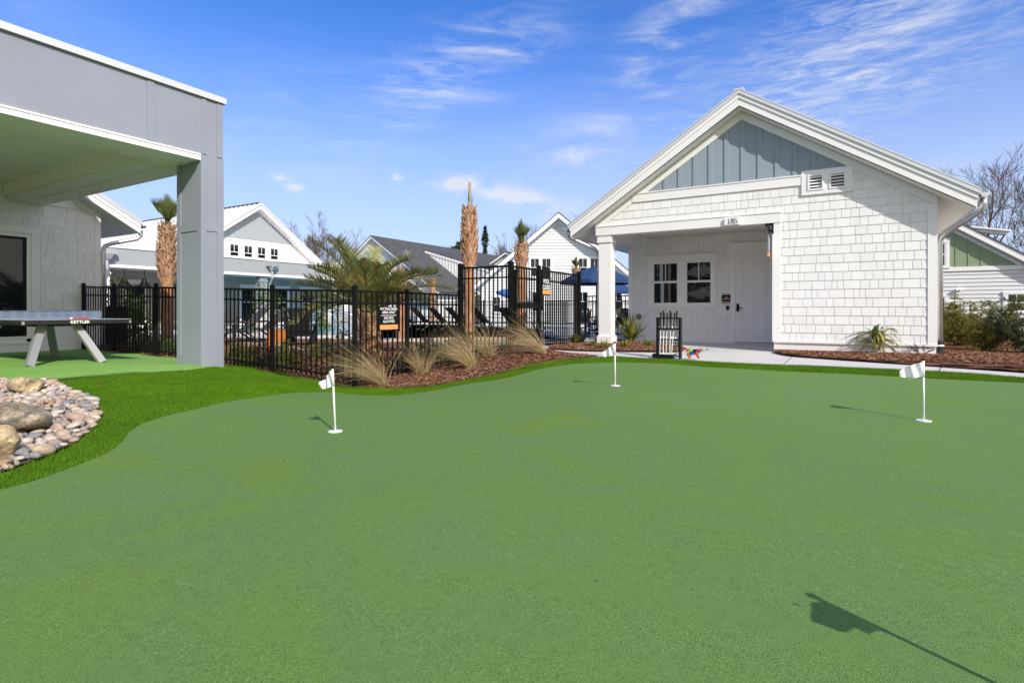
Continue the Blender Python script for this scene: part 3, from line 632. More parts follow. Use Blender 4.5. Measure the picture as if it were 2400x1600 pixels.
        bd = M(); bd.tube([(bx, by, zb - .065), (bx, by, zb - .035)], .069, 14); part('clamp_band', bd, 'whitetrim', ds)
    # louvred vents in their white box
    v = M(); B = lambda *a: fbox(v, f, *a); B(-.55, .345, 0, .05, 3.25, 3.335); B(-.55, .345, 0, .05, 3.665, 3.75)
    for a, b_ in ((-.55, -.44), (-.15, -.06), (.235, .345)): B(a, b_, 0, .05, 3.335, 3.665)
    vb = part('vent_box', v, 'whitetrim', t)
    for a, b_ in ((-.44, -.15), (-.06, .235)):
        l = M(); fbox(l, f, a, a + .035, 0, .065, 3.335, 3.665); fbox(l, f, b_ - .035, b_, 0, .065, 3.335, 3.665); fbox(l, f, a + .035, b_ - .035, 0, .065, 3.335, 3.37); fbox(l, f, a + .035, b_ - .035, 0, .065, 3.63, 3.665)
        for i in range(4):
            z = 3.40 + i * .062; l.quad(f.p(a + .035, .05, z), f.p(b_ - .035, .05, z), f.p(b_ - .035, .006, z + .045), f.p(a + .035, .006, z + .045))
        lv = part('louvre', l, 'whitetrim', vb)
        k = M(); fbox(k, f, a + .02, b_ - .02, -.02, .004, 3.34, 3.66); part('louvre_backing', k, 'black', vb)
    # porch window pair, door and its hardware
    dm = M(); B = lambda *a: fbox(dm, fb, *a)
    wm = M(); fbox(wm, fb, -4.62, -4.47, 0, .04, 1.04, 2.26); fbox(wm, fb, -3.74, -3.54, 0, .04, 1.04, 2.26); fbox(wm, fb, -2.84, -2.74, 0, .04, 1.04, 2.26)
    fbox(wm, fb, -4.65, -2.70, 0, .05, 2.26, 2.42); fbox(wm, fb, -4.68, -2.67, 0, .075, 2.42, 2.45); fbox(wm, fb, -4.65, -2.70, 0, .055, .95, 1.04)
    wt = part('window', wm, 'whitetrim', t)
    for a, b_, mun in ((-4.47, -3.74, False), (-3.54, -2.84, True)):
        q = M(); fo_ = .04
        for x0, x1 in ((a, a + fo_), (b_ - fo_, b_)): fbox(q, fb, x0, x1, 0, .032, 1.04, 2.26)
        for z0, z1 in ((1.04, 1.10), (1.66, 1.72), (2.21, 2.26)): fbox(q, fb, a + fo_, b_ - fo_, 0, .03, z0, z1)
        fbox(q, fb, (a+b_)/2 - .012, (a+b_)/2 + .012, 0, .026, 1.72, 2.21)
        part('sash', q, 'whitetrim', wt)
        q = M(); fbox(q, fb, a + fo_, b_ - fo_, .0, .018, 1.10, 2.21); part('pane', q, 'glass', wt)
    cu = M(); fbox(cu, fb, -4.24, -4.15, .018, .0195, 1.10, 1.66); fbox(cu, fb, -4.27, -4.18, .018, .0195, 1.72, 2.21); part('curtain', cu, 'curtain', wt)
    tr = M(); B2 = lambda *a: fbox(tr, fb, *a); B2(-2.36, -2.245, 0, .045, .03, 2.50); B2(-1.30, -1.20, 0, .045, .03, 2.50); B2(-2.40, -1.16, 0, .05, 2.50, 2.66); B2(-2.42, -1.14, 0, .07, 2.66, 2.69)
    part('door_trim', tr, 'whitetrim', t)
    B(-2.245, -1.30, 0, .012, .04, 2.50)
    for z0, z1 in ((.18, .98), (1.16, 2.36)):      # moulded panels
        for a in (0, .022):
            u0, u1, y0, y1 = -2.09 + a*2, -1.455 - a*2, z0 + a*2, z1 - a*2
            if a == 0:
                for bx in ((u0, u1, y0, y0+.018), (u0, u1, y1-.018, y1), (u0, u0+.018, y0+.018, y1-.018), (u1-.018, u1, y0+.018, y1-.018)): fbox(dm, fb, bx[0], bx[1], .012, .030, bx[2], bx[3])
            else: fbox(dm, fb, u0, u1, .012, .024, y0, y1)
    door = part('door', dm, 'shake', t)
    h = M(); fbox(h, fb, -2.215, -2.145, .012, .03, .86, 1.06); h.beam(fb.p(-2.18, .03, .95), fb.p(-2.18, .075, .95), .025, .025); h.beam(fb.p(-2.19, .07, .95), fb.p(-2.05, .07, .95), .022, .022); part('handle', h, 'black', door)
    h = M(); fbox(h, fb, -2.245, -1.30, 0, .02, .03, .04); part('threshold', h, 'black', door)
    h = M(); fbox(h, fb, -2.47, -2.40, .016, .05, .90, 1.01); part('keypad', h, 'black', t)
    # house number board
    nb = M(); fbox(nb, f, -2.04, -1.73, .045, .10, 2.755, 2.905); nbo = part('number_board', nb, 'whitetrim', t)
    ftxt = lambda n: (lambda u, z: f.p(-1.885 + u, n, 2.775 + z))
    strokes = {'1': [[(0.02,.085,.004),(.035,.1,.004),(.035,.0,.0085)], [(.012,.002,.003),(.058,.002,.003)]], '8': [], '5': [[(.065,.098,.006),(.02,.098,.003),(.014,.055,.004)]]}
    lm = M()
    def stroke(pts, ox):
        for i in range(len(pts) - 1):
            a, b_ = pts[i], pts[i+1]; lm.beam(f.p(-1.985 + ox + a[0], .102, 2.775 + a[1]), f.p(-1.985 + ox + b_[0], .102, 2.775 + b_[1]), a[2] * 2, .006, up=(0, -1, 0), w1=b_[2] * 2)
    for st in strokes['1']: stroke([(x, y * 1.12, w) for x, y, w in st], 0)
    ring = lambda cx, cy, rx, ry, a0=0, a1=360: [(cx + rx*math.cos(R(q)), cy + ry*math.sin(R(q)), .004 + .0045*abs(math.cos(R(q)))) for q in np.linspace(a0, a1, 19)]
    stroke(ring(.035, .083, .021, .024), .072); stroke(ring(.035, .03, .027, .03), .072)
    stroke([(x, y * 1.12, w) for x, y, w in strokes['5'][0]], .135); stroke(ring(.034, .033, .028, .032, 130, -160), .135)
    part('number', lm, 'black', nbo)
    # hose bib reel on the back wall
    h = M(); n = 20
    h.tube([fb.p(-4.88 + .06*math.cos(2*math.pi*i/n), .05, .70 + .06*math.sin(2*math.pi*i/n)) for i in range(n + 1)], .02, 8); h.beam(fb.p(-4.88, 0, .70), fb.p(-4.88, .09, .70), .03, .03); part('hose_bib', h, 'greyfabric', t)
    return t
cot = build_cottage()
# plaque beside the door, and the blade sign under the beam corner
fb = FY(15.62)
s = thing('door_plaque', 'small square black plaque with white words on the wall left of the cottage door', 'sign', fb.p(-2.46, .02, 1.2))
q = M(); fbox(q, fb, -2.585, -2.345, .018, .035, 1.085, 1.335); part('board', q, 'black', s)
q = M(); fbox(q, fb, -2.575, -2.355, .035, .037, 1.10, 1.125); part('orange_band', q, 'orange', s)
q = M(); fbox(q, fb, -2.575, -2.355, .035, .037, 1.305, 1.32); part('white_band', q, 'letter', s)
text_mesh('GOLF', .034, 'letter', s, lambda u, z: fb.p(-2.465 + u, .037, 1.225 + z), bold=.001); text_mesh('SIMULATOR', .032, 'letter', s, lambda u, z: fb.p(-2.465 + u, .037, 1.182 + z), bold=.001)
s = thing('hanging_blade_sign', 'narrow blade sign with an orange foot hanging from a black bracket at the porch corner', 'sign', (-1.12, 12.75, 2.5))
q = M(); yb = 12.72
q.box(-1.10, -1.07, yb - .02, yb + .03, 2.50, 2.733); q.box(-1.24, -1.10, yb - .012, yb + .02, 2.69, 2.733); q.beam((-1.22, yb, 2.70), (-1.09, yb, 2.52), .025, .03, up=(0, 1, 0)); q.box(-1.17, -1.15, yb - .01, yb + .015, 2.48, 2.70)
for i in range(3): q.tube([(-1.19 + .03*i, yb, 2.60), (-1.17 + .03*i, yb, 2.56)], .012, 6)
part('bracket', q, 'black', s)
q = M(); q.box(-1.165, -1.145, yb - .26, yb + .12, 2.10, 2.47); part('board', q, 'netgrey', s)
q = M(); q.box(-1.168, -1.142, yb - .262, yb + .122, 2.02, 2.10); part('orange_band', q, 'orange', s)
q = M()
for i in range(6): q.box(-1.167, -1.143, yb - .2, yb - .02, 2.16 + i * .045, 2.18 + i * .045)
part('lettering', q, 'letter', s)

# ------------------------------------------------------------------ the building at the left with its flat canopy
def build_left():
    XW, XC = -16.4, -9.15
    t = thing('canopied_building', 'white shake-sided building with a big dark window under a flat grey canopy at the left', 'building', (XW, 5, 0))
    f = FX(XW); YC = 6.734; AXY = 1.6; SL = .60
    zk = lambda y: 3.30 - SL * (y - 6.62)
    m = M(); top = [(YC, zk(YC) + .1), (AXY, zk(AXY) + .1), (AXY - 5.1, zk(YC) + .1)]
    fprism(m, f, [(AXY - 5.1, -.3), (YC, -.3)] + top, -.2, 0); m.box(XW - 12, XW - .2, YC - .15, YC, -.3, 2.9)
    wall = part('wall', m, 'shake', t)
    s = M(); zt = lambda y: min(zk(y), 3.9)
    W0, W1, Z0, Z1 = 1.2, 5.31, .15, 2.60
    shakes(s, f, [[(5.52, .28), (6.62, .28), (6.62, zk(6.62)), (6.17, 3.42), (5.52, 3.42)], [(-2, 2.88), (5.52, 2.88), (5.52, 3.90), (-2, 3.90)], [(5.52, 3.42), (5.60, 3.42), (5.60, 3.42), (5.52, 3.42)]], .28, .205, (.10, .33), 31); part('shake_siding', s, 'shake', wall)
    w = M(); B = lambda *a: fbox(w, f, *a)
    B(6.62, YC + .02, 0, .03, .25, zk(6.7)); fprism(w, f, [(5.0, zk(5.0)), (YC + .02, zk(YC + .02)), (YC + .02, zk(YC) + .22), (5.0, zk(5.0) + .22)], .001, .032)
    B(5.38, 6.17, 0, .04, 3.43, 3.70); B(5.38, 5.62, 0, .04, 3.70, 4.0); B(-2, 5.62, 0, .045, 3.92, 4.12); B(-2, YC + .03, 0, .035, .22, .28); B(-2, YC + .01, 0, .02, -.3, .22)
    part('trim', w, 'whitetrim', t)
    wm = M(); B = lambda *a: fbox(wm, f, *a)
    B(W1 + .02, W1 + .17, 0, .045, .28, 2.70); B(W0, W1 + .20, 0, .055, 2.70, 2.87); B(W0, W1 + .22, 0, .08, 2.87, 2.90); B(W0, W1, 0, .05, .10, .15); B(W1 - .06, W1 + .02, 0, .02, .15, 2.70); B(W0, W1 - .06, 0, .02, 2.61, 2.70)
    win = part('window', wm, 'whitetrim', t)
    q = M(); B = lambda *a: fbox(q, f, *a); B(W1 - .13, W1 - .06, 0, .012, .15, 2.61); B(W0, W1 - .13, 0, .012, 2.55, 2.61); B(W0, W1 - .13, 0, .012, .15, .22); B(2.9, 2.97, 0, .012, .22, 2.55); part('black_frame', q, 'black', win)
    q = M(); fbox(q, f, W0, W1 - .13, -.02, .004, .22, 2.55); part('pane', q, 'glass', win)
    # gable roof with overhang to +X
    XO = XW + .42; YE = YC + .78; ze = zk(YE) ; ra = M(); fo = FX(XO)
    zr = lambda y: zk(y) + .30
    sf = M(); sf.quad((XO, AXY, zr(AXY) - .1), (XO, YE, zr(YE) - .1), (XO - 12, YE, zr(YE) - .1), (XO - 12, AXY, zr(AXY) - .1)); part('soffit', sf, 'whitetrim', t)
    fa = M()
    for y0, y1 in ((AXY, YE),):
        fprism(fa, fo, [(y0, zr(y0) - .12), (y1, zr(y1) - .12), (y1, zr(y1) + .03), (y0, zr(y0) + .03)], -.03, .0)
        fprism(fa, fo, [(y0, zr(y0) + .03), (y1, zr(y1) + .03), (y1, zr(y1) + .12), (y0, zr(y0) + .12)], -.03, .02)
    fa.box(XO - 12, XO - .031, YE - .03, YE, zr(YE) - .11, zr(YE) + .03)
    part('fascia', fa, 'whitetrim', t)
    fprism(ra, FX(XO + .03), [(AXY, zr(AXY) + .13), (YE + .04, zr(YE + .04) + .13), (YE + .04, zr(YE + .04) + .2), (AXY, zr(AXY) + .2)], -12, 0)
    fprism(ra, FX(XO + .03), [(AXY, zr(AXY) + .13), (AXY, zr(AXY) + .2), (AXY - 5.9, zr(YE) + .2), (AXY - 5.9, zr(YE) + .13)], -12, 0)
    for k in range(16): ra.beam((XO - .01 - k*.6, AXY, zr(AXY) + .215), (XO - .01 - k*.6, YE + .04, zr(YE) + .215), .03, .03)
    part('roof', ra, 'metalroof', t)
    d = M(); d.tube([(XO - .15, YE + .07, zr(YE) - .02), (XO - .15, YE + .07, zr(YE) - .16), (XO - .16, YE - .02, zr(YE) - .26), (XW + .12, YC + .25, zr(YE) - .42), (XW + .06, YC + .1, zr(YE) - .50), (XW + .05, YC + .07, zr(YE) - .62), (XW + .05, YC + .07, -.1)], .052, 12); part('downspout', d, 'galv', t, smooth=True)
    g = M(); n = 6
    pr = [(YE + .08 + .07*math.cos(math.pi + math.pi*i/n), zr(YE) + .10 + .07*math.sin(math.pi + math.pi*i/n)) for i in range(n + 1)]
    for i in range(n): g.quad((XO, *pr[i]), (XO, *pr[i+1]), (XO - 12, *pr[i+1]), (XO - 12, *pr[i]))
    g.add([(XO, *p) for p in pr], [tuple(range(n + 1))]); part('gutter', g, 'greyfabric', t)
    # canopy: grey fascia on a deep perimeter beam, coffered soffit, one column in view
    Y0, Y1, Y2 = -3.5, 5.235, 5.605
    c = M(); c.box(XC - .35, XC, Y0, Y2, 3.52, 4.47); c.box(XW + .06, XC - .35, Y1, Y2, 3.52, 4.47); c.box(XW + .06, XC - .35, Y0, Y0 + .37, 3.52, 4.47); c.box(XW + .06, XC - .351, Y0 + .371, Y1 - .001, 4.2, 4.4)
    for y in (4.395, 1.2, -1.6): c.box(XC + .001, XC + .014, y, y + .10, 3.53, 4.465)
    c.box(XC + .001, XC + .014, 5.24, 5.312, 3.53, 4.465); c.box(XC + .001, XC + .014, 5.50, 5.605, 3.53, 4.465)
    can = part('canopy', c, 'lightgrey', t)
    q = M(); q.box(XC - .40, XC + .05, Y0 - .05, Y2 + .04, 4.476, 4.575); q.box(XW + .06, XC - .401, Y2 - .3, Y2 + .04, 4.476, 4.575); part('canopy_cap', q, 'metalroof', can)
    q = M(); q.box(XC - .40, XC + .018, Y0, Y1 - .02, 3.41, 3.519); q.box(XC - .3, XC + .03, Y0, Y1 - .02, 3.49, 3.517); part('canopy_trim', q, 'whitetrim', can)
    q = M(); q.box(XC - .72, XC - .401, Y0, Y1, 3.415, 3.519); q.box(XW + .06, XC - .72, Y1 - .01, Y2, 3.42, 3.519); q.box(XW + .065, XC - .72, Y1 - .34, Y1 - .011, 3.45, 3.519)
    q.box(XW + .06, XC - .36, Y0 + .38, Y1 - .02, 3.80, 3.83)
    q.box(XC - .80, XC - .721, Y0 + .4, Y1 - .341, 3.52, 3.799); q.box(XW + .06, XC - .801, Y1 - .42, Y1 - .342, 3.52, 3.799)
    for x in (-11.3, -12.7, -14.1, -15.4): q.box(x - .05, x + .05, Y0 + .4, Y1 - .43, 3.77, 3.799)
    for y in (2.6, .2, -2): q.box(XW + .06, XC - .81, y - .05, y + .05, 3.765, 3.798)
    part('canopy_ceiling', q, 'porchceil', can)
    k = M(); x0, x1 = -9.86, XC + .0; k.box(x0, x1 - .001, Y1, Y2 - .001, -.2, 3.519)
    for z0, z1 in ((-.2, .115), (2.24, 2.36)):
        k.box(x0 - .016, x1 + .014, Y1 - .016, Y1 - .0005, z0, z1); k.box(x1, x1 + .014, Y1, Y2 + .012, z0, z1)
    for z0, z1 in ((.115, 2.24), (2.36, 3.51)):
        for a, b_ in ((x0 - .016, x0 + .10), (x1 - .11, x1 + .014)): k.box(a, b_, Y1 - .016, Y1 - .0005, z0, z1)
        for a, b_ in ((Y1, Y1 + .075), (Y2 - .105, Y2 + .012)): k.box(x1, x1 + .014, a, b_, z0, z1)
    part('canopy_column', k, 'lightgrey', can)
    return t
build_left()

# ------------------------------------------------------------------ clubhouse beyond the pool
def build_clubhouse():
    XA, XC = -27.4, -24.5; YR, Y0, Y1 = 18.64, 14.5, 22.78; SL = .708
    t = thing('clubhouse', 'clubhouse with a white metal gable roof and a flat grey porch across the pool', 'building', (XA, YR, 0))
    f = FX(XA); zr = lambda y: 6.45 - SL * abs(y - YR)
    m = M(); fprism(m, f, [(Y0 + .5, 0), (Y1 - .5, 0), (Y1 - .5, zr(Y1 - .5) - .05), (YR, 6.40), (Y0 + .5, zr(Y0 + .5) - .05)], -18, 0)
    m.box(XA - 8, XA - 1.2, 7, Y0 + .49, 0, 2.9)
    w = part('wall', m, 'white', t)
    s = M(); shakes(s, f, [[(Y0 + .6, 3.36), (Y1 - .5, 3.36), (20.95, 4.72), (YR, 4.72), (16.4, 4.72)]], 3.36, .178, (90, 90), 1, off=(.042, .003), gap=0); part('lap_siding', s, 'lapwhite', w)
    g = M(); fprism(g, f, [(16.2, 4.74), (21.0, 4.74), (YR, zr(YR) - .15)], 0, .045)
    for k in range(-9, 10):
        y = YR + k * .3; fprism(g, f, [(y - .03, 4.75), (y + .03, 4.75), (y + .03, zr(y + .03) - .16), (y - .03, zr(y - .03) - .16)], .045, .06) if zr(y) > 5.0 else None
    part('gable_panel', g, 'bluegrey', t)
    XO = XA + .5; r = M(); fo = FX(XO)
    fa = M()
    for e in (Y0, Y1):
        fprism(fa, fo, [(YR, 6.42), (e, zr(e) - .03), (e, zr(e) + .17), (YR, 6.62)], -.06, 0)
        fprism(r, FX(XO + .05), [(YR, 6.63), (e, zr(e) + .18), (e, zr(e) + .27), (YR, 6.72)], -19, 0)
        sgn = 1 if e > YR else -1
        for k in range(46): r.beam((XO - .02 - k*.41, YR, 6.74), (XO - .02 - k*.41, e, zr(e) + .29), .05, .06)
    sf = M()
    for e in (Y0, Y1): sf.quad((XO - .06, YR, 6.43), (XO - .06, e, zr(e) - .02), (XA - 1, e, zr(e) - .02), (XA - 1, YR, 6.43))
    part('soffit', sf, 'whitetrim', t); part('fascia', fa, 'whitetrim', t); part('roof', r, 'metalroof', t)
    q = M()
    q.box(XO - 18, XO - .02, YR - .09, YR + .09, 6.725, 6.77)
    part('ridge_vent', q, 'shingle', t)
    for k in range(4):
        u = 17.13 + k * .80; dh_window(t, f, u, u + .50, 3.74, 4.38, trim=.06, head=.08, muntin=True, rail=.36, proud=.09)
    # porch: flat roof edge, white band, columns, conductor heads, pendants
    c = M(); c.box(XA + .06, XC, 9.9, 24.5, 2.70, 3.36); po = part('porch_roof', c, 'bluegrey', t)
    q = M(); q.box(XA + .05, XC + .05, 9.85, 24.55, 3.361, 3.42); q.box(XC - .3, XC + .03, 9.88, 24.52, 2.58, 2.699); q.box(XA + .06, XC - .31, 9.9, 24.5, 2.66, 2.698); part('porch_trim', q, 'whitetrim', po)
    for y in (10.25, 17.2, 23.6):
        k = M(); k.box(XC - .5, XC - .1, y - .2, y + .2, 0, 2.58); k.box(XC - .53, XC - .07, y - .23, y + .23, 2.3, 2.4); part('porch_column', k, 'lightgrey' if y > 11 else 'whitetrim', t)
    for y in (10.25, 17.5):
        k = M(); k.box(XC + .055, XC + .33, y - .28, y + .28, 3.08, 3.25); k.beam((XC + .19, y, 3.08), (XC + .19, y, 2.88), .5, .26, up=(0, 1, 0), w1=.2, h1=.16); hd = part('conductor_head', k, 'galv', t)
        k = M(); k.tube([(XC + .16, y, 2.9), (XC + .16, y, 2.5), (XC - .02, y, 2.2), (XC - .05, y, .05)], .055, 10); part('downspout', k, 'galv', hd)
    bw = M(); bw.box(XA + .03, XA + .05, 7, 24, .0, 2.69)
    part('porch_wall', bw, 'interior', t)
    fw = FX(XA + .052)
    for a, b_, z in ((12.2, 13.0, 2.1), (15.0, 16.0, 2.1), (17.8, 18.6, 2.1), (19.6, 20.6, 2.1), (21.6, 22.6, 2.1)): dh_window(t, fw, a, b_, .15, z, trim=.12, head=.14, muntin=False, rail=.6)
    for y in (11.08, 11.83, 12.9):
        k = M(); k.tube([(XC - .35, y, 2.66), (XC - .35, y, 2.2)], .012, 5); pn = part('pendant_lamp', k, 'black', t)
        k = M(); k.lathe([(.03, 2.22), (.09, 2.16), (.12, 2.06), (.16, 2.0), (.25, 1.86), (.26, 1.85)], (XC - .35, y, 0), 14); part('lamp_shade', k, 'black', pn)
    return t
build_clubhouse()

# ------------------------------------------------------------------ houses beyond
def gable_house(t, fr, uA, zA, SL, uL, uR, depth, roofmat, over=.35, wallz=0, lap=True, th=.22, sid='white', clipz=None, seed=1, expo=.178):
    """gable end in plane fr; roof runs back from it"""
    zr = lambda u: zA - SL * abs(u - uA)
    m = M(); fprism(m, fr, [(uL, wallz), (uR, wallz), (uR, zr(uR) - th - .02), (uA, zA - th - .02), (uL, zr(uL) - th - .02)], -depth, 0); w = part('wall', m, sid, t)
    if lap:
        s = M(); shakes(s, fr, [[(uL, .2), (uR, .2), (uR, zr(uR) - th - .02), (uA, zA - th - .02), (uL, zr(uL) - th - .02)]], .2, expo, (90, 90), seed, off=(.042, .003), gap=0); part('lap_siding', s, 'lapwhite', w)
    fo = Frame(fr.o + fr.n * over, fr.u, fr.n); fa = M(); ro = M(); sf = M()
    for e, e0 in ((uL - .45, uL), (uR + .45, uR)):
        fprism(fa, fo, [(uA, zA - th), (e, zr(e) - th), (e, zr(e) - .055), (uA, zA - .055)], -.05, 0)
        fprism(ro, Frame(fo.o + fr.n * .04, fr.u, fr.n), [(uA, zA - .05), (e, zr(e) - .05), (e, zr(e)), (uA, zA)], -depth, 0)
        q = [fo.p(uA, -.05, zA - th + .01), fo.p(e, -.05, zr(e) - th + .01), fo.p(e, -depth, zr(e) - th + .01), fo.p(uA, -depth, zA - th + .01)]
        sf.quad(*q)
    part('fascia', fa, 'whitetrim', t); part('roof', ro, roofmat, t); part('soffit', sf, 'whitetrim', t)
    fz = M()
    for e in (uL, uR): fprism(fz, fr, [(uA, zA - th - .02), (e, zr(e) - th - .02), (e, zr(e) - th - .2), (uA, zA - th - .2)], .015, .035)
    part('frieze', fz, 'whitetrim', t)
    return zr, w
# B: dark shingled house in the middle
t = thing('grey_roofed_house', 'long white house with a charcoal shingle roof and a side dormer behind the feathery palm', 'house', (-30.5, 30.8, 0))
fB = FY(30.8); zrB, wB = gable_house(t, fB, -30.48, 6.62, .675, -36.6, -24.4, 19, 'shingle', lap=True, seed=3)
for a in (-31.2, -29.9): dh_window(t, fB, a, a + .7, 3.2, 4.4)
q = M(); YD = 35.2
zt = lambda u: 5.56 - .29 * (u + 28.9)
fprism(q, FY(YD), [(-28.9, zt(-28.9) - .02), (-21.8, zrB(-21.8)), (-21.8, zt(-21.8))], -11, 0); dw = part('dormer_wall', q, 'lapwhite', t)
q = M()
for k in range(22):
    u = -28.4 + k * .3
    if zt(u) - zrB(u) > .1: fprism(q, FY(YD), [(u, zrB(u) + .02), (u + .05, zrB(u + .05) + .02), (u + .05, zt(u + .05)), (u, zt(u))], 0, .03)
part('batten', q, 'whitetrim', dw)
q = M(); fprism(q, FY(YD - .06), [(-29.1, zt(-29.1)), (-21.5, zt(-21.5)), (-21.5, zt(-21.5) + .22), (-29.1, zt(-29.1) + .22)], -.06, 0); part('dormer_fascia', q, 'whitetrim', t)
q = M(); fprism(q, FY(YD - .09), [(-29.2, zt(-29.2) + .225), (-21.45, zt(-21.45) + .225), (-21.45, zt(-21.45) + .28), (-29.2, zt(-29.2) + .28)], -12.5, 0); part('dormer_roof', q, 'shingle', t)
q = M(); P = PY(968, 578, 31.8); q.beam((-28.4, 31.9, zrB(-28.4) + .12), (-27.95, 31.9, zrB(-27.95) + .12), .45, .12, up=(0, 1, 0)); part('roof_vent', q, 'galv', t)
# its small front gable
zq, wq = gable_house(t, FY(28.8), -26.55, 2.95, .62, -28.6, -24.5, 2.0, 'shingle', lap=True, seed=4, th=.16)
# A further low wing, bridging B and C
t = thing('far_white_wing', 'low white wing with a dark roof between the tall palm and the white gabled house', 'house', (-18, 40, 0))
fE = FY(40.0); gable_house(t, fE, -24.0, 5.9, .55, -29.5, -18.0, 12, 'shingle', seed=8)
# C: white gabled house
Wc = at(1309, 36)
t = thing('white_gabled_house', 'tall white lap-sided house with a steep gable beside the porch of the cottage', 'house', (0, 0, 0))
a = YAW + R(-3); uC = np.array([math.cos(a), math.sin(a), 0]); nC = np.array([math.sin(a), -math.cos(a), 0])
fC = Frame((Wc[0], Wc[1], 0), uC, nC); t.location = (Wc[0], Wc[1], 0)
zrC, wC = gable_house(t, fC, 0.0, 7.24, .845, -5.1, 5.1, 14, 'shingle', over=.75, seed=5, th=.36, expo=.19)
for u0 in (-1.86, 1.30):
    for k in range(2): dh_window(t, fC, u0 + k * .76, u0 + k * .76 + .60, 3.1, 4.3, trim=.09, head=.10)
dh_window(t, fC, -4.3, -3.85, .75, 1.75, trim=.08, head=.1)
for u0 in (-1.75, 1.2, 3.4): dh_window(t, fC, u0, u0 + .75, .8, 2.1, trim=.09, head=.1)
# D: green gabled house on the right
t = thing('green_gabled_house', 'white lap-sided house with a green board-and-batten gable beyond the cottage at the right', 'house', (3, 32, 0))
fD = FY(32.0); AXD = 1.2; zD = 4.80 + .707 * (5.1 - AXD)
zrD, wD = gable_house(t, fD, AXD, zD, .707, -5.5, 8.0, 14, 'shingle', over=.42, seed=6, th=.34)
q = M(); tri = [(-1.2, 2.87), (7.1, 2.87), (AXD + .0, zrD(AXD) - .58)]; fprism(q, fD, [(-4.6, 2.87), (7.05, 2.87), (AXD, zrD(AXD) - .56)], .0, .055)
for k in range(-12, 13):
    u = AXD + .1 + k * .45
    if zrD(u) - .6 > 3.0: fprism(q, fD, [(u - .03, 2.88), (u + .03, 2.88), (u + .03, zrD(u + .03) - .57), (u - .03, zrD(u - .03) - .57)], .055, .08)
part('gable_panel', q, 'green_board', t)
q = M(); fbox(q, fD, -5.4, 7.9, .0, .085, 2.68, 2.87); part('band_board', q, 'whitetrim', t)
dh_window(t, fD, 3.65, 4.52, 2.92, 4.02, trim=.14, head=.16, proud=.12)
dh_window(t, fD, 6.68, 7.3, .84, 1.60, trim=.14, head=.12)
dh_window(t, fD, 3.9, 4.5, .5, 1.5, trim=.14, head=.12)
q = M(); fbox(q, fD, 4.98, 5.12, .016, .12, 1.80, 1.94); q.tube([fD.p(5.0, .12, 1.88), fD.p(4.86, .26, 1.80)], .06, 8); q.tube([fD.p(5.08, .12, 1.86), fD.p(5.0, .28, 1.78)], .05, 8); part('security_light', q, 'whitetrim', t)
q = M(); P0 = PY(2290, 541, 33.5)
q.beam((5.6, 33.6, 4.78), (7.0, 33.6, 4.50), 1.6, .07, up=(0, 0, 1)); q.beam((5.6, 33.0, 4.68), (6.95, 33.0, 4.40), .1, .16, up=(0, 0, 1)); part('shed_dormer', q, 'whitetrim', t)

# ------------------------------------------------------------------ fences
def picket_run(pts, posts, name, label, cat, top, bot, sp=.128, pw=.022, post_w=.062, rail2=.20, group=None, root=None, skip=False):
    """pts: straight run p->q; posts: distances along it; top/bot: functions of distance (bot is relative to level, not terrain)"""
    p, q = Vector((*pts[0], 0)), Vector((*pts[1], 0)); L = (q - p).length; d = (q - p) / L
    if root is None: root = thing(name, label, cat, (p.x, p.y, T(p.x, p.y)), group)
    W_ = lambda s, z: (p.x + d.x * s, p.y + d.y * s, z)
    for a, b in zip(posts[:-1], posts[1:]):
        m = M(); n = max(2, int(round((b - a) / sp)))
        for zf, hh in ((lambda s: top(s) - .03, .04), (lambda s: top(s) - .03 - rail2, .032), (lambda s: bot(s) + .11, .032)):
            m.beam(W_(a + post_w / 2, zf(a)), W_(b - post_w / 2, zf(b)), .034, hh)
        for k in range(1, n):
            s = a + (b - a) * k / n; m.beam(W_(s, bot(s) + .03), W_(s, top(s) - .012), pw, pw, up=d)
        part('picket_panel', m, 'black', root)
    for a in (posts[1:] if skip else posts):
        m = M(); x, y, _ = W_(a, 0); zb = min(bot(a), T(x, y)) - .1; m.beam((x, y, zb), (x, y, top(a) + .03), post_w, post_w, up=d)
        m.beam((x, y, top(a) + .03), (x, y, top(a) + .045), post_w + .02, post_w + .02, up=d); m.beam((x, y, top(a) + .045), (x, y, top(a) + .075), post_w + .01, post_w + .01, up=d, w1=.02, h1=.02)
        part('post', m, 'black', root)
    return root
lerp = lambda xs, ys: (lambda s: float(np.interp(s, xs, ys)))
FA, FB_, FC_ = (-16.35, 6.35), (-6.72, 6.35), (-6.72, 9.28)
ps = [0.04] + [16.35 + x for x in (-14.75, -12.85, -11.05)] + [16.35 - 8.86 - .0]
xs = [-16.31, -14.75, -12.85, -10.75, -8.83, -6.72]
fz = lerp([x + 16.35 for x in xs], [1.51, 1.465, 1.42, 1.355, 1.298, 1.236]); bz = lerp([x + 16.35 for x in xs], [-.10, -.095, -.105, -.165, -.215, -.335])
low_f = picket_run((FA, FB_), [x + 16.35 for x in xs], 'picket_fence', 'low black metal picket fence round the pool, turning a corner before the palms', 'fence', fz, bz)
picket_run((FB_, FC_), [0, 1.27, 2.9], '', '', '', lambda s: 1.236, lerp([0, .9, 2.9], [-.335, -.29, -.24]), root=low_f, skip=True)
TA_, TB_, TC_ = (-6.72, 9.29), (-5.5, 9.29), (-5.5, 12.66)
tall = picket_run((TA_, TB_), [0, 1.22], 'picket_fence', 'tall black metal picket fence with a gate beside the white cottage', 'fence', lambda s: 1.80, lerp([0, 1.22], [-.12, .10]), sp=.105, rail2=.22, post_w=.09)
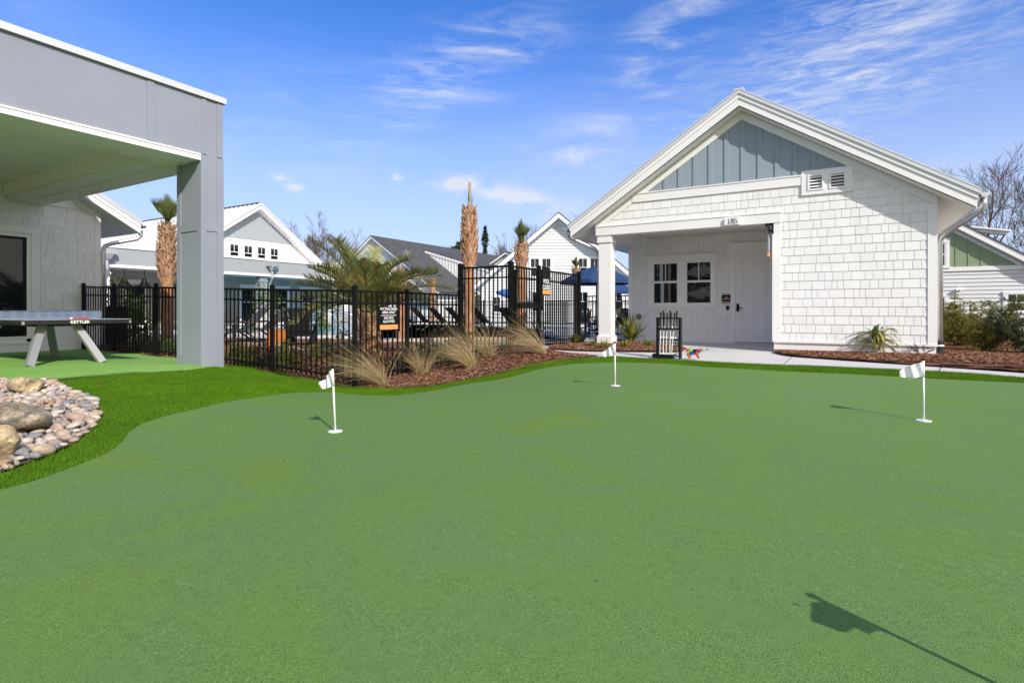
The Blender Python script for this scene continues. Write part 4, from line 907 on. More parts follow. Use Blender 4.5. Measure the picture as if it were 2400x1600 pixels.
picket_run((TB_, TC_), [0, 1.20, 3.37], '', '', '', lambda s: 1.795, lambda s: .09, sp=.108, rail2=.22, post_w=.075, root=tall, skip=True)
q = M(); q.box(-5.46, -5.40, 9.33, 9.36, .25, 1.7)
for z in (.45, 1.0, 1.62): q.box(-5.50, -5.40, 9.31, 9.40, z - .07, z + .07)
q.box(-5.53, -5.44, 9.55, 10.35, .93, 1.06); q.box(-5.56, -5.40, 10.38, 10.50, .98, 1.2)
part('gate_hardware', q, 'black', tall)
q = M()
for z in (.50, 1.62, 1.56, 1.05): q.tube([(-5.43, 9.42, z), (-5.40, 9.42, z)], .014, 6)
part('hinge_bolt', q, 'galv', tall)
picket_run(((-7.4, 17.6), (-4.0, 17.6)), [0, 1.7, 3.4], 'picket_fence', 'low black picket fence behind the porch column of the cottage', 'fence', lambda s: 1.40, lambda s: -.02)
picket_run(((-24, 27.2), (-8.0, 27.2)), list(np.linspace(0, 16, 9)), 'picket_fence', 'far black picket fence along the other side of the pool', 'fence', lambda s: 1.42, lambda s: .03, pw=.022)

# ------------------------------------------------------------------ signs on the fence
fs = FX(-6.72)
P0 = PX(884, 716, -6.72); P1 = PX(931, 770, -6.72); y0, y1 = P0[1], P1[1]; z1 = PX(884, 719, -6.72)[2]; z0 = PX(884, 776, -6.72)[2]; yc = (y0 + y1) / 2; wd = y1 - y0
s = thing('notice_board', 'black notice board reading PUTTING GREEN AREA ONLY, NO PETS ALLOWED on the low fence', 'sign', (-6.68, yc, (z0 + z1) / 2))
q = M(); fbox(q, fs, y0, y1, .022, .034, z0, z1 + .0); part('board', q, 'black', s)
q = M(); fbox(q, fs, y0 - .035, y0 - .005, .018, .036, z0 - .02, z1 + .26); fbox(q, fs, y1 + .005, y1 + .035, .018, .036, z0 - .02, z1 + .26); part('bracket', q, 'black', s)
q = M(); fbox(q, fs, y0 + .03, y1 - .025, .034, .037, z0 + .025, z0 + .105); part('orange_band', q, 'orange', s)
H_ = z1 - z0
for txt, fz_, sz in (('PUTTING GREEN', .865, .058), ('AREA ONLY', .725, .058), ('NO PETS', .485, .058), ('ALLOWED', .345, .058)):
    text_mesh(txt, sz * 1.05, 'letter', s, lambda u, z, f_=fz_: fs.p(yc + u, .0355, z0 + H_ * f_ + z), bold=.0012, sx=.90 if len(txt) > 10 else 1.0)
q = M(); fbox(q, fs, yc - wd * .38, yc + wd * .38, .034, .0365, z0 + H_ * .635, z0 + H_ * .655); part('rule', q, 'letter', s)
fs = FX(-5.5)
y0, y1 = PX(1268, 660, -5.5)[1], PX(1287, 660, -5.5)[1]; z1 = PX(1268, 646, -5.5)[2]; z0 = PX(1268, 692, -5.5)[2]; yc = (y0 + y1) / 2; wd = y1 - y0; H_ = z1 - z0
s = thing('notice_board', 'small black board reading POOL CLOSED hanging on the tall gate fence', 'sign', (-5.46, yc, (z0 + z1) / 2))
q = M(); fbox(q, fs, y0, y1, .02, .032, z0, z1 + .20); part('board', q, 'black', s)
q = M(); fbox(q, fs, y0 + .02, y1 - .01, .032, .035, z0 + .03, z0 + .12); part('orange_band', q, 'orange', s)
for txt, f_ in (('POOL', .62), ('CLOSED', .32)): text_mesh(txt, .135, 'letter', s, lambda u, z, f_=f_: fs.p(yc + u, .0335, z0 + H_ * f_ + z), bold=.003, sx=.72 if len(txt) > 4 else .8)

# ------------------------------------------------------------------ flags in the cups of the putting green
def make_flag(label, loc, az, flydrop, lean=(0, 0), fly=.24, hoist=.135, h=.50):
    t = thing('putting_flag', label, 'flag', loc, 'flags on the putting green')
    x, y, z = loc; m = M(); m.lathe([(.056, 0), (.056, .005), (.0, .006)], (x, y, z + .001), 24); part('cup_disc', m, 'pole', t, smooth=False)
    tp = (x + lean[0] * h, y + lean[1] * h); m = M(); m.tube([(x, y, z + .004), (tp[0], tp[1], z + h)], .0082, 10); part('pole', m, 'pole', t, smooth=True)
    m = M(); m.lathe([(.011, 0), (.016, .004), (.016, .010), (.012, .014), (.007, .018)], (tp[0], tp[1], z + h - .001), 12); part('pole_cap', m, 'black', t, smooth=True)
    m = M(); n, k = 14, 7; dx, dy = math.cos(az), math.sin(az); gx_, gy_ = -dy, dx; zt = h - .012
    def P(i, j):
        a = i / n; w = math.sin(a * 7.5) * .022 * a ** .6 + .012 * math.sin(a * 15 + j * .3)
        hh = hoist * (1 - .62 * a); z_ = zt - flydrop * a ** 1.15 - hh * j / k - .015 * math.sin(a * 3.1) * (j / k)
        s_ = fly * (a - .10 * a * a); fr_ = (zt - hoist * j / k) / h
        bx, by = x + lean[0] * h * fr_, y + lean[1] * h * fr_; return (bx + dx * s_ + gx_ * w, by + dy * s_ + gy_ * w, z + z_)
    m.add([P(i, j) for i in range(n + 1) for j in range(k + 1)], [(i*(k+1)+j, (i+1)*(k+1)+j, (i+1)*(k+1)+j+1, i*(k+1)+j+1) for i in range(n) for j in range(k)])
    m.tube([(tp[0]-lean[0]*.012, tp[1]-lean[1]*.012, z + zt + .004), (x + lean[0]*(zt-hoist), y + lean[1]*(zt-hoist), z + zt - hoist - .004)], .0095, 10); part('cloth', m, 'flag', t, smooth=True)
    return t
camr = np.array([cc, ss]); camd = np.array([-ss, cc])
def azf(r, d): v = camr * r + camd * d; return math.atan2(v[1], v[0])
F1 = G(786, 1011); F2 = G(1442, 904); F3 = G(2165, 986)
make_flag('white putting flag nearest the rock bed, its cloth drooping sharply', tuple(F1), math.pi - .1, .112, lean=tuple(-camr * .045), fly=.165, hoist=.125)
make_flag('white putting flag standing farthest off, in line with the porch column', tuple(F2), math.pi, .105, fly=.165, hoist=.125, lean=tuple(-camr * .012))
make_flag('white putting flag at the right, before the long shake wall', tuple(F3), math.pi + .1, .082, lean=tuple(-camr * .008), fly=.185, hoist=.125)
make_flag('white putting flag beside the camera, seen by its long shadow and a corner of cloth', (.655, 1.545, T(.655, 1.545)), math.atan2(.03, -.25), .195, fly=.305, hoist=.128, h=.54)

for i, (px, py, a, lab) in enumerate([(1871, 1419, -.4, 'short brown twig lying on the putting green beside the long flag shadow'), (1400, 1362, .9, 'tiny dark twig on the putting green in the middle foreground')]):
    g = G(px, py); m = M(); L_ = .011 if i == 0 else .009; d_ = Vector((*(camr * math.cos(a) + camd * math.sin(a)), 0)); p = Vector(g) + Vector((0, 0, .004)); m.tube([p - d_ * L_, p + Vector((0, 0, .002)), p + d_ * L_], [.0012, .0014, .0009], 5); tag(part('fallen_twig', m, 'bark'), lab, 'twig')
# ------------------------------------------------------------------ rock bed
def rock(name, label, loc, rad, seed, material, rot=0, cut=.75, sub=3, group=None, cat='rock', tl=True):
    r = np.random.default_rng(seed); bm = bmesh.new(); bmesh.ops.create_icosphere(bm, subdivisions=sub, radius=1)
    ns = r.normal(size=(14, 3)); ns /= np.linalg.norm(ns, axis=1)[:, None]; ds = r.uniform(cut, 1.0, 14); ph = r.uniform(0, 6, (4, 3)); fq = r.normal(size=(4, 3)) * 2.6
    for v in bm.verts:
        p = np.array(v.co[:])
        for n_, d_ in zip(ns, ds):
            q = p @ n_
            if q > d_: p = p - n_ * (q - d_) * (.97 if sub >= 3 else .85)
        p *= 1 + .045 * sum(math.sin(f @ p + h[0]) for f, h in zip(fq, ph))
        v.co = (p[0]*rad[0], p[1]*rad[1], p[2]*rad[2])
    me = bpy.data.meshes.new(name); bm.to_mesh(me); bm.free(); me.polygons.foreach_set('use_smooth', [sub < 3] * len(me.polygons)); me.materials.append(MT[material] if isinstance(material, str) else material)
    o = bpy.data.objects.new(name, me)
    if tl: COL.objects.link(o); o.location = loc; o.rotation_euler = (0, 0, rot); tag(o, label, cat, group)
    return o
def rk(px, py, w, dz, *a, **k): g = G(px, py); return rock(*a[:2], (g[0], g[1], g[2] + dz), *a[2:], **k)
rk(57, 920, 0, .07, 'boulder', 'pale tan boulder at the back of the river rock bed', (.225, .15, .12), 3, 'boulder_tan', rot=YAW - .2, cut=.58, sub=4)
rk(34, 1016, 0, .10, 'boulder', 'large grey-brown boulder in the middle of the river rock bed', (.25, .17, .14), 8, 'boulder_grey', rot=YAW + .1, cut=.68, sub=4)
rk(-14, 1076, 0, .09, 'boulder', 'brown boulder at the front left of the river rock bed', (.16, .13, .12), 12, 'boulder_tan', rot=YAW, cut=.56, sub=4)
bould = [G(57, 920), G(34, 1016), G(-14, 1076)]; brad = [.22, .25, .15]
protos = {}
for k in MT['stone']:
    protos[k] = [rock('river_stone', '', (0, 0, 0), (1, 1, 1), 40 + i * 7 + len(k), MT['stone'][k], sub=2, cut=.80, tl=False).data for i in range(3)]
x, y, r = scatter(ROCK, 16000, 5); k = inview(x, y, 60); x, y = x[k], y[k]
placed = []; kinds = ['tan', 'pink', 'grey', 'cream', 'rust']; pk = [.34, .2, .16, .24, .06]
LBL = dict(tan='rounded tan river stone lying in the rock bed', pink='rounded pinkish river stone lying in the rock bed', grey='rounded grey river stone lying in the rock bed', cream='rounded cream river stone lying in the rock bed', rust='rounded rust-coloured river stone lying in the rock bed')
for X_, Y_ in zip(x, y):
    if any(math.hypot(X_ - b[0], Y_ - b[1]) < q - .03 for b, q in zip(bould, brad)): continue
    a = r.choice([.028, .036, .045, .058, .07], p=[.22, .28, .25, .17, .08]) * r.uniform(.9, 1.15)
    if any((X_ - p[0])**2 + (Y_ - p[1])**2 < (.74 * (a + p[2]))**2 for p in placed): continue
    placed.append((X_, Y_, a))
placed.sort(key=lambda p: math.hypot(p[0], p[1])); print('stones', len(placed))
rest = M()
for i, (X_, Y_, a) in enumerate(placed):
    kd = kinds[int(r.choice(5, p=pk))]; b = a * r.uniform(.5, .9); c = a * r.uniform(.38, .65); me = protos[kd][int(r.integers(3))]; z = T(X_, Y_) + c * .55 + r.uniform(0, .02)
    if i < 300:
        o = bpy.data.objects.new('river_stone', me); COL.objects.link(o); o.location = (X_, Y_, z); o.scale = (a, b, c); o.rotation_euler = (r.uniform(-.25, .25), r.uniform(-.25, .25), r.uniform(0, 6.28)); tag(o, LBL[kd], 'stone', 'river stones in the rock bed')
    else:
        rm = Matrix.Rotation(r.uniform(0, 6.28), 3, 'Z')
        rest.add([tuple(rm @ Vector((v.co.x*a, v.co.y*b, v.co.z*c)) + Vector((X_, Y_, z))) for v in me.vertices], [tuple(p.vertices) for p in me.polygons])
if rest.v: tag(part('river_gravel', rest, mat('mixed_river_stone', (.5,.4,.3), .65, .35, var=.2, scale=9, island=.3, island_hue=[(.5,.38,.27),(.47,.30,.24),(.30,.29,.30),(.62,.54,.45),(.46,.3,.2)]), smooth=True), 'farther small river stones at the edge of the rock bed', 'stones', kind='stuff')
# small fill pebbles between the stones
x, y, r = scatter(ROCK, 2600, 6); k = inview(x, y, 60); x, y = x[k], y[k]; fill = M(); me0 = protos['tan'][0]
bm = bmesh.new(); bmesh.ops.create_icosphere(bm, subdivisions=1, radius=1); lv = [v.co.copy() for v in bm.verts]; lf = [tuple(v.index for v in f.verts) for f in bm.faces]; bm.free()
for X_, Y_ in zip(x, y):
    a = r.uniform(.018, .034); z = T(X_, Y_) + .012; th = r.uniform(0, 6.28); c_, s_ = math.cos(th), math.sin(th)
    fill.add([(X_ + a*(v.x*c_ - v.y*.7*s_), Y_ + a*(v.x*s_ + v.y*.7*c_), z + v.z*a*.6) for v in lv], lf)
tag(part('pebble_fill', fill, mat('pebble_mix', (.45,.35,.27), .7, .3, var=.2, scale=9, island=.3, island_hue=[(.42,.32,.23),(.36,.25,.2),(.22,.21,.22),(.52,.44,.36)]), smooth=True), 'small pebbles filling the gaps between the river stones', 'pebbles', kind='stuff')

# ------------------------------------------------------------------ outdoor table tennis table
def build_table():
    x1, y0 = -11.04, 3.48; y1, x0 = y0 + 1.55, x1 - 2.74; zt = .735; g = 0.0
    t = thing('table_tennis_table', 'outdoor blue-topped table tennis table with slanted silver legs under the canopy', 'table', ((x0+x1)/2, (y0+y1)/2, 0))
    m = M(); m.box(x0 + .02, x1 - .02, y0 + .02, y1 - .02, zt - .0013, zt); top = part('table_top', m, 'tableblue', t)
    m = M()
    for b in ((x0, x1, y0, y0 + .019), (x0, x1, y1 - .019, y1), (x0, x0 + .019, y0 + .019, y1 - .019), (x1 - .019, x1, y0 + .019, y1 - .019)): m.box(*b, zt - .0012, zt + .0015)
    m.box(x0 + .02, x1 - .02, (y0+y1)/2 - .0015, (y0+y1)/2 + .0015, zt + .0005, zt + .0015); part('white_edge_line', m, 'letter', top)
    m = M(); m.box(x0 + .003, x1 - .003, y0 + .003, y1 - .003, zt - .072, zt - .0015); m.box(x0 + .35, x1 - .35, y0 + .25, y1 - .25, zt - .115, zt - .0725); ap = part('apron', m, 'blackmatte', t)
    m = M()
    for yy in (y0, y1): m.box(x1 - .02, x1 + .003, yy - .004 if yy == y0 else yy - .03, yy + .03 if yy == y0 else yy + .004, zt - .074, zt - .022)
    part('corner_cap', m, 'silverleg', ap)
    xm = (x0 + x1) / 2; m = M(); m.box(xm - .006, xm + .006, y0 - .10, y1 + .10, zt + .012, zt + .152); net = part('net', m, 'netgrey', t)
    q = M()
    for z in (.045, .085, .125):
        for k in range(9): q.box(xm - .007, xm + .007, y0 + .0 + k * .175, y0 + .10 + k * .175, zt + z, zt + z + .006)
    part('net_slot', q, 'blackmatte', net)
    q = M(); q.box(xm - .03, xm + .03, y0 - .06, y1 + .06, zt + .001, zt + .013); part('net_rail', q, 'silverleg', net)
    lx = [(x1 - .10, -11.0), ]
    for sx in (0, 1):
        for sy in (0, 1):
            foot = ((x0 + .12 if sx == 0 else x1 + .02), (y0 + .09 if sy == 0 else y1 - .46 + .0))
            head = ((x0 + .62 if sx == 0 else x1 - .22), (y0 + .34 if sy == 0 else y0 + .98))
            if sx == 1 and sy == 1: foot, head = (x1 + .12, y0 + 1.05), (x1 - .28, y0 + .80)
            if sx == 1 and sy == 0: foot, head = (x1 + .02, y0 + .08), (x1 - .32, y0 + .36)
            if sx == 0 and sy == 1: foot, head = (x0 + .25, y1 - .25), (x0 + .55, y1 - .45)
            l = M(); l.beam((foot[0], foot[1], T(*foot) - .01), (head[0], head[1], zt - .073), .105, .09, up=(1, 0, 0)); part('leg', l, 'silverleg', t)
    # lettering on the edge
    yc = PX(188, 757, x1)[1]
    text_mesh('KETTLER', .062, 'letter', ap, lambda u, z: (x1 - .0015, yc + u, zt - .062 + z), bold=.0022, sx=1.12)
    return x1, zt
TX, TZ = build_table()
yb = PX(184, 746, TX - .1)[1]
p = thing('table_tennis_paddle', 'red and dark table tennis paddle lying on the blue table edge', 'paddle', (TX - .17, yb, TZ))
m = M(); n = 20; m.add([(TX - .19 + .07*math.cos(2*math.pi*i/n), yb - .06 + .08*math.sin(2*math.pi*i/n), TZ + .006) for i in range(n)] + [(TX - .19 + .07*math.cos(2*math.pi*i/n), yb - .06 + .08*math.sin(2*math.pi*i/n), TZ + .022) for i in range(n)], [tuple(reversed(range(n))), tuple(range(n, 2*n))] + [(i, (i+1)%n, n+(i+1)%n, n+i) for i in range(n)]); part('blade', m, 'tablered', p)
m = M(); m.tube([(TX - .17, yb + .01, TZ + .016), (TX - .12, yb + .16, TZ + .018)], .016, 8); part('handle', m, 'tablered', p)
m = M(); m.lathe([(.0, 0), (.013, .004), (.02, .02), (.013, .036), (.0, .04)], (TX - .06, PX(171, 745, TX)[1], TZ + .001), 14); tag(part('ball', m, 'pole', smooth=True), 'white table tennis ball beside the red paddle', 'ball')

# ------------------------------------------------------------------ putter rack, putters and balls
R0 = G(1568, 838); rx, ry, rz = R0
t = thing('putter_rack', 'black metal rack holding putters and white golf balls on the concrete walk', 'rack', (rx, ry, rz))
xL, xR = rx - .215, rx + .215
m = M(); m.box(xL, xL + .035, ry - .06, ry + .06, rz, rz + .72); m.box(xR - .035, xR, ry - .06, ry + .06, rz, rz + .72); m.box(xL + .035, xR - .035, ry - .012, ry + .012, rz + .695, rz + .72); part('frame', m, 'black', t)
for z in (.31, .50): m = M(); m.box(xL + .035, xR - .035, ry - .035, ry + .035, rz + z, rz + z + .022); part('ball_shelf', m, 'black', t)
m = M(); m.box(xL - .04, xR - .10, ry - .17, ry + .06, rz, rz + .012); m.box(xL - .04, xR - .10, ry - .17, ry - .158, rz + .012, rz + .07); m.box(xR - .112, xR - .10, ry - .158, ry + .06, rz + .012, rz + .07); m.box(xL - .04, xL - .028, ry - .158, ry + .06, rz + .012, rz + .07); part('base_tray', m, 'black', t)
def putter(dx, lean, tall, back):
    x0, y0 = rx + dx, ry - .09 if not back else ry + .05; x1 = x0 + lean; y1 = ry - .045 if not back else ry + .035; z0, z1 = rz + .02, rz + tall
    p = thing('putter', 'putter with a white shaft standing in the black rack', 'putter', (x0, y0, z0), 'putters in the rack')
    A, B_ = Vector((x0, y0, z0 + .02)), Vector((x1, y1, z1)); k = A.lerp(B_, .58)
    m = M(); m.tube([A, k], .0065, 8); part('shaft', m, 'pole', p)
    m = M(); m.tube([k, A.lerp(B_, .72), B_], [.010, .012, .0165], 8); part('grip', m, 'blackmatte', p)
    m = M(); m.box(x0 - .015, x0 + .075, y0 - .02, y0 + .012, z0 - .007, z0 + .02); part('club_head', m, 'galv', p); return p
for i, (dx, ln, tl, bk) in enumerate([(-.14, .005, .815, 0), (-.085, .012, .80, 0), (-.03, .012, .80, 0), (.03, .02, .805, 0), (.065, .05, .80, 0), (-.11, .0, .84, 1), (.012, .0, .84, 1), (.13, .0, .84, 1)]): putter(dx, ln, tl, bk)
first = None
for z, xs_ in ((.522, (-.165, -.12, -.095, -.045, .0, .02, .055, .125, .158)), (.332, (-.145, -.105, -.065, -.04, .03, .055, .075, .12, .15))):
    for q_ in xs_:
        loc = (rx + q_, ry - .005 + (.008 if int(q_*1000) % 2 else -.012), rz + z + .0214)
        if first is None:
            bm = bmesh.new(); bmesh.ops.create_icosphere(bm, subdivisions=2, radius=.0214); me = bpy.data.meshes.new('golf_ball'); bm.to_mesh(me); bm.free(); me.materials.append(MT['pole']); me.polygons.foreach_set('use_smooth', [True]*len(me.polygons)); first = me
        o = bpy.data.objects.new('golf_ball', first); COL.objects.link(o); o.location = loc
        tag(o, 'white golf ball on the upper shelf of the putter rack' if z > .4 else 'white golf ball on the lower shelf of the putter rack', 'golf ball', 'golf balls on the rack')

# ------------------------------------------------------------------ multicoloured dog figure
D0 = G(1626, 841)
def build_dog():
    me = bpy.data.meshes.new('dog_statue'); o = bpy.data.objects.new('dog_statue', me); COL.objects.link(o); o.location = tuple(D0)
    V = [((-.02,0,.115),.050),((.055,0,.118),.050),((.09,0,.145),.034),((.115,0,.172),.042),((.155,0,.165),.030),((.185,0,.155),.020),
         ((-.075,0,.120),.046),((-.115,0,.155),.018),((-.155,0,.185),.012),
         ((.065,.035,.07),.022),((.075,.04,.012),.018),((.065,-.035,.07),.022),((.085,-.04,.012),.018),
         ((-.085,.038,.075),.028),((-.055,.042,.012),.020),((-.085,-.038,.075),.028),((-.05,-.042,.012),.020),((.095,.04,.165),.018),((.085,.05,.12),.014),((.095,-.04,.165),.018),((.085,-.05,.12),.014)]
    Eg = [(0,1),(1,2),(2,3),(3,4),(4,5),(0,6),(6,7),(7,8),(1,9),(9,10),(1,11),(11,12),(6,13),(13,14),(6,15),(15,16),(3,17),(17,18),(3,19),(19,20)]
    me.from_pydata([v for v, _ in V], Eg, []); me.update(); me.materials.append(MT['dog'])
    sk = o.modifiers.new('skin', 'SKIN'); sk.use_smooth_shade = True; sb = o.modifiers.new('sub', 'SUBSURF'); sb.levels = 2; sb.render_levels = 2
    for i, (_, r_) in enumerate(V): me.skin_vertices[0].data[i].radius = (r_, r_); me.skin_vertices[0].data[i].use_root = (i == 0)
    dg = bpy.context.evaluated_depsgraph_get(); new = bpy.data.meshes.new_from_object(o.evaluated_get(dg)); o.modifiers.clear(); o.data = new
    new.polygons.foreach_set('use_smooth', [True]*len(new.polygons)); new.materials.clear(); new.materials.append(MT['dog']); o.name = 'dog_statue'; o.scale = (1.05, 1.05, 1.05)
    tag(o, 'small glossy dog statue painted in bright patches beside the putter rack', 'statue')
    for p, n_ in (((.203, 0, .157), 'nose'),):
        m = M(); m.lathe([(0, -.013), (.011, -.008), (.014, 0), (.011, .008), (0, .013)], (D0[0] + p[0] * 1.05, D0[1], D0[2] + p[2] * 1.05), 10); part('nose', m, 'black', o, smooth=True)
    return o
build_dog()

# ------------------------------------------------------------------ plants
class Leaves(M):
    def strip(s, pts, w0, nrm=None, wmid=None):
        """a tapering leaf blade along pts"""
        pts = [Vector(p) for p in pts]; n = len(pts); b = len(s.v)
        for i, p in enumerate(pts):
            d = (pts[min(i+1, n-1)] - pts[max(i-1, 0)]).normalized(); a = d.cross(nrm if nrm is not None else Vector((0, 0, 1)))
            if a.length < 1e-4: a = d.cross(Vector((1, 0, .3)))
            a.normalize(); t = i / (n - 1); w = w0 * (1 - t) ** .7 if wmid is None else (w0 + (wmid - w0) * min(1, t * 2.5)) * (1 - max(0, t - .4) / .6) ** .8
            w = max(w, .0004); s.v += [tuple(p - a * w), tuple(p + a * w)]
        s.f += [(b+2*i, b+2*i+1, b+2*i+3, b+2*i+2) for i in range(n - 1)]
def arc(o, az, el, L, droop, n=6, wob=0, rd=random):
    """points of a blade leaving o at azimuth/elevation and bending down"""
    p = Vector(o); pts = [p.copy()]; e = el; st = L / (n - 1)
    for i in range(n - 1):
        p = p + Vector((math.cos(az)*math.cos(e), math.sin(az)*math.cos(e), math.sin(e))) * st; pts.append(p.copy()); e -= droop / (n - 1); az += rd.uniform(-wob, wob)
    return pts
def grass_clump(label, px, py, hgt, n, lean_az, lean, seed, spread=.5, group=None):
    rd = random.Random(seed); g = G(px, py); m = Leaves(); bx, by, bz = g
    for i in range(n):
        a = rd.uniform(0, 6.283); r0 = rd.uniform(0, .09); L = hgt * rd.uniform(.45, 1.1); up = rd.uniform(.75, 1.45)
        dv = Vector((math.cos(a) * math.cos(up) * spread * 2, math.sin(a) * math.cos(up) * spread * 2, math.sin(up))) + Vector((math.cos(lean_az), math.sin(lean_az), 0)) * lean * rd.uniform(.4, 1.4)
        az = math.atan2(dv.y, dv.x); el = math.atan2(dv.z, math.hypot(dv.x, dv.y))
        m.strip(arc((bx + math.cos(a) * r0, by + math.sin(a) * r0, bz - .02), az, el, L, rd.uniform(.2, 1.35), 7, .09, rd), rd.uniform(.0014, .0030), Vector((rd.uniform(-1, 1), rd.uniform(-1, 1), .3)))
    o = part('ornamental_grass', m, 'drygrass'); return tag(o, label, 'grass clump', 'dry ornamental grasses by the fence')
LA = math.atan2(-cc * 0 + ss, -cc) if False else math.atan2(-ss, -cc)     # camera-left in plan
grass_clump('dry grass clump leaning left against the corner post of the low fence', 898, 902, 1.0, 360, LA, .75, 1, .38)
grass_clump('small upright dry grass clump between the fence notice and the tall palm', 990, 877, .74, 240, LA, .05, 2, .36)
grass_clump('tall dry grass clump at the foot of the first tall fence post', 1106, 861, 1.0, 370, LA, .5, 3, .36)
grass_clump('dry grass clump bending right, close beside the taller clump at the tall fence', 1146, 836, .85, 260, LA, .2, 4, .40)
grass_clump('dry grass clump swept far left before the gate, at the end of the walk', 1275, 829, 1.05, 320, LA, 1.0, 5, .36)

def strap_plant(name, label, px, py, H, n, mat_, seed, droop=(.4, 1.6), w=.016, el=(.5, 1.5), stem=0.0, cat='plant', group=None):
    rd = random.Random(seed); x, y, z = G(px, py); m = Leaves()
    for i in range(n):
        m.strip(arc((x + rd.uniform(-.04, .04), y + rd.uniform(-.04, .04), z + stem * rd.uniform(.2, 1)), rd.uniform(0, 6.283), rd.uniform(*el), H * rd.uniform(.5, 1.1), rd.uniform(*droop), 7, .05, rd), w * rd.uniform(.6, 1.2), None, w * 1.2)
    if stem:
        t = thing(name, label, cat, (x, y, z), group); part('leaves', m, mat_, t); q = M()
        for i in range(5): q.tube([(x + rd.uniform(-.05, .05), y + rd.uniform(-.05, .05), z - .05), (x + rd.uniform(-.06, .06), y + rd.uniform(-.06, .06), z + stem)], .018, 6)
        part('stem', q, 'bark', t); return t
    return tag(part(name, m, mat_), label, cat, group)
strap_plant('yucca', 'spiky yellow-green yucca at the back of the small bed beside the porch column', 1479, 802, .88, 120, 'yucca', 11, (.1, 1.3), .021, (.3, 1.5), .12)
strap_plant('lady_palm', 'arching yellow-green strap-leaved plant in mulch against the long shake wall', 2052, 829, .62, 170, 'yucca', 12, (1.2, 2.9), .020, (.4, 1.5), .34)
for i, (px, py, h_, lab) in enumerate([(1345, 806, .40, 'tufted low shrub at the foot of the gate fence, left one of two'), (1362, 802, .42, 'tufted low shrub at the foot of the gate fence, right one of two'),
        (1386, 813, .24, 'low grassy tuft just left of the porch column base'), (1415, 817, .26, 'low grassy tuft in front of the porch column base'), (1462, 815, .26, 'low grassy tuft below the yucca'), (1518, 812, .26, 'low grassy tuft just left of the putter rack'), (1590, 816, .22, 'low grassy tuft at the bed tip right of the putter rack')]):
    strap_plant('grass_tuft', lab, px, py, h_, 140, 'conifer' if i < 2 else 'yucca', 20 + i, (.5, 1.9), .008, (.4, 1.5))
def twiggy(name, label, px, py, H, n, seed, leaf='dormant', nl=60, wspread=.9):
    rd = random.Random(seed); x, y, z = G(px, py); m = M(); lf = Leaves()
    def grow(p, d, L, r, dep):
        q = p + d * L; m.tube([p, p.lerp(q, .5) + Vector((rd.uniform(-1,1), rd.uniform(-1,1), 0)) * L * .06, q], [r, r * .85, r * .7], 4, False)
        for _ in range(3):
            s = p.lerp(q, rd.random()); a = rd.uniform(0, 6.28); dd = Vector((math.cos(a), math.sin(a), rd.uniform(-.2, .8))).normalized(); lf.strip([s, s + dd * .016, s + dd * .034], .008, Vector((rd.uniform(-1,1), rd.uniform(-1,1), 1)))
        if dep: 
            for _ in range(3): grow(p.lerp(q, rd.uniform(.4, 1)), (d + Vector((rd.uniform(-1,1), rd.uniform(-1,1), rd.uniform(-.3,.6))) * .8).normalized(), L * .65, r * .6, dep - 1)
    for i in range(n):
        a = rd.uniform(0, 6.28); grow(Vector((x, y, z - .02)), Vector((math.cos(a) * wspread, math.sin(a) * wspread, 1)).normalized(), H * .5, .006, 2)
    t = thing(name, label, 'shrub', (x, y, z)); part('twigs', m, 'dormant', t); part('leaves', lf, leaf, t); return t
twiggy('dormant_shrub', 'small leafless reddish shrub left of the strap-leaved plant, nearest the porch', 1892, 822, .28, 7, 1)
twiggy('dormant_shrub', 'small leafless reddish shrub right beside the strap-leaved plant on its left', 1958, 825, .32, 7, 2)
twiggy('dormant_shrub', 'small leafless shrub at the cottage corner by the right downspout', 2160, 833, .34, 8, 3)
twiggy('dormant_shrub', 'thin twiggy shrub low on the mulch at the right edge by the walk', 2355, 815, .45, 7, 4, 'conifer')
twiggy('dormant_shrub', 'bare twiggy shrub before the wall of the green gabled house', 2330, 790, .7, 6, 5)
def conifer_shrub(label, x, y, H, wid, seed, n=260, lean=(0, 0), mat_='conifer'):
    rd = random.Random(seed); z = T(x, y); t = thing('plum_yew', label, 'shrub', (x, y, z)); st = M(); lf = Leaves()
    for i in range(11):
        a = rd.uniform(0, 6.28); e = rd.uniform(.6, 1.4); L = H * rd.uniform(.55, 1.05); p = arc((x, y, z), a, e, L, -.3, 7, .1, rd); p = [q + Vector((lean[0], lean[1], 0)) * (k / 6) ** 2 for k, q in enumerate(p)]; st.tube(p, [.018 - .002 * k for k in range(7)], 5, False)
        for k in range(n // 11):
            s = rd.uniform(.12, 1); i0 = min(5, int(s * 6)); b = p[i0].lerp(p[i0 + 1], s * 6 - i0); aa = rd.uniform(0, 6.28); l2 = wid * rd.uniform(.10, .30) * (1.15 - s * .7)
            tw = arc(b, aa, rd.uniform(-.1, .9), l2, .4, 4, .1, rd)
            for q in tw[1:]:
                for _ in range(5):
                    dd = Vector((rd.uniform(-1, 1), rd.uniform(-1, 1), rd.uniform(-.5, .9))).normalized(); lf.strip([q, q + dd * .036, q + dd * .075], .0085, Vector((rd.uniform(-1,1), rd.uniform(-1,1), 1)))
    part('branches', st, 'bark', t); part('foliage', lf, mat_, t); return t
g = G(2238, 815); conifer_shrub('bushy yellow-green evergreen shrub right beside the cottage downspout', g[0] + .1, g[1] + .3, 1.15, 1.5, 31, 760)
g = G(2310, 826); conifer_shrub('open dark green evergreen shrub with an arching branch, right of the bushier one', g[0], g[1], 1.2, 1.15, 32, 560, (.25, .1))
g = G(2262, 800); conifer_shrub('evergreen shrub standing behind the pair at the cottage corner', g[0], g[1] + .8, 1.15, 1.3, 33, 480)
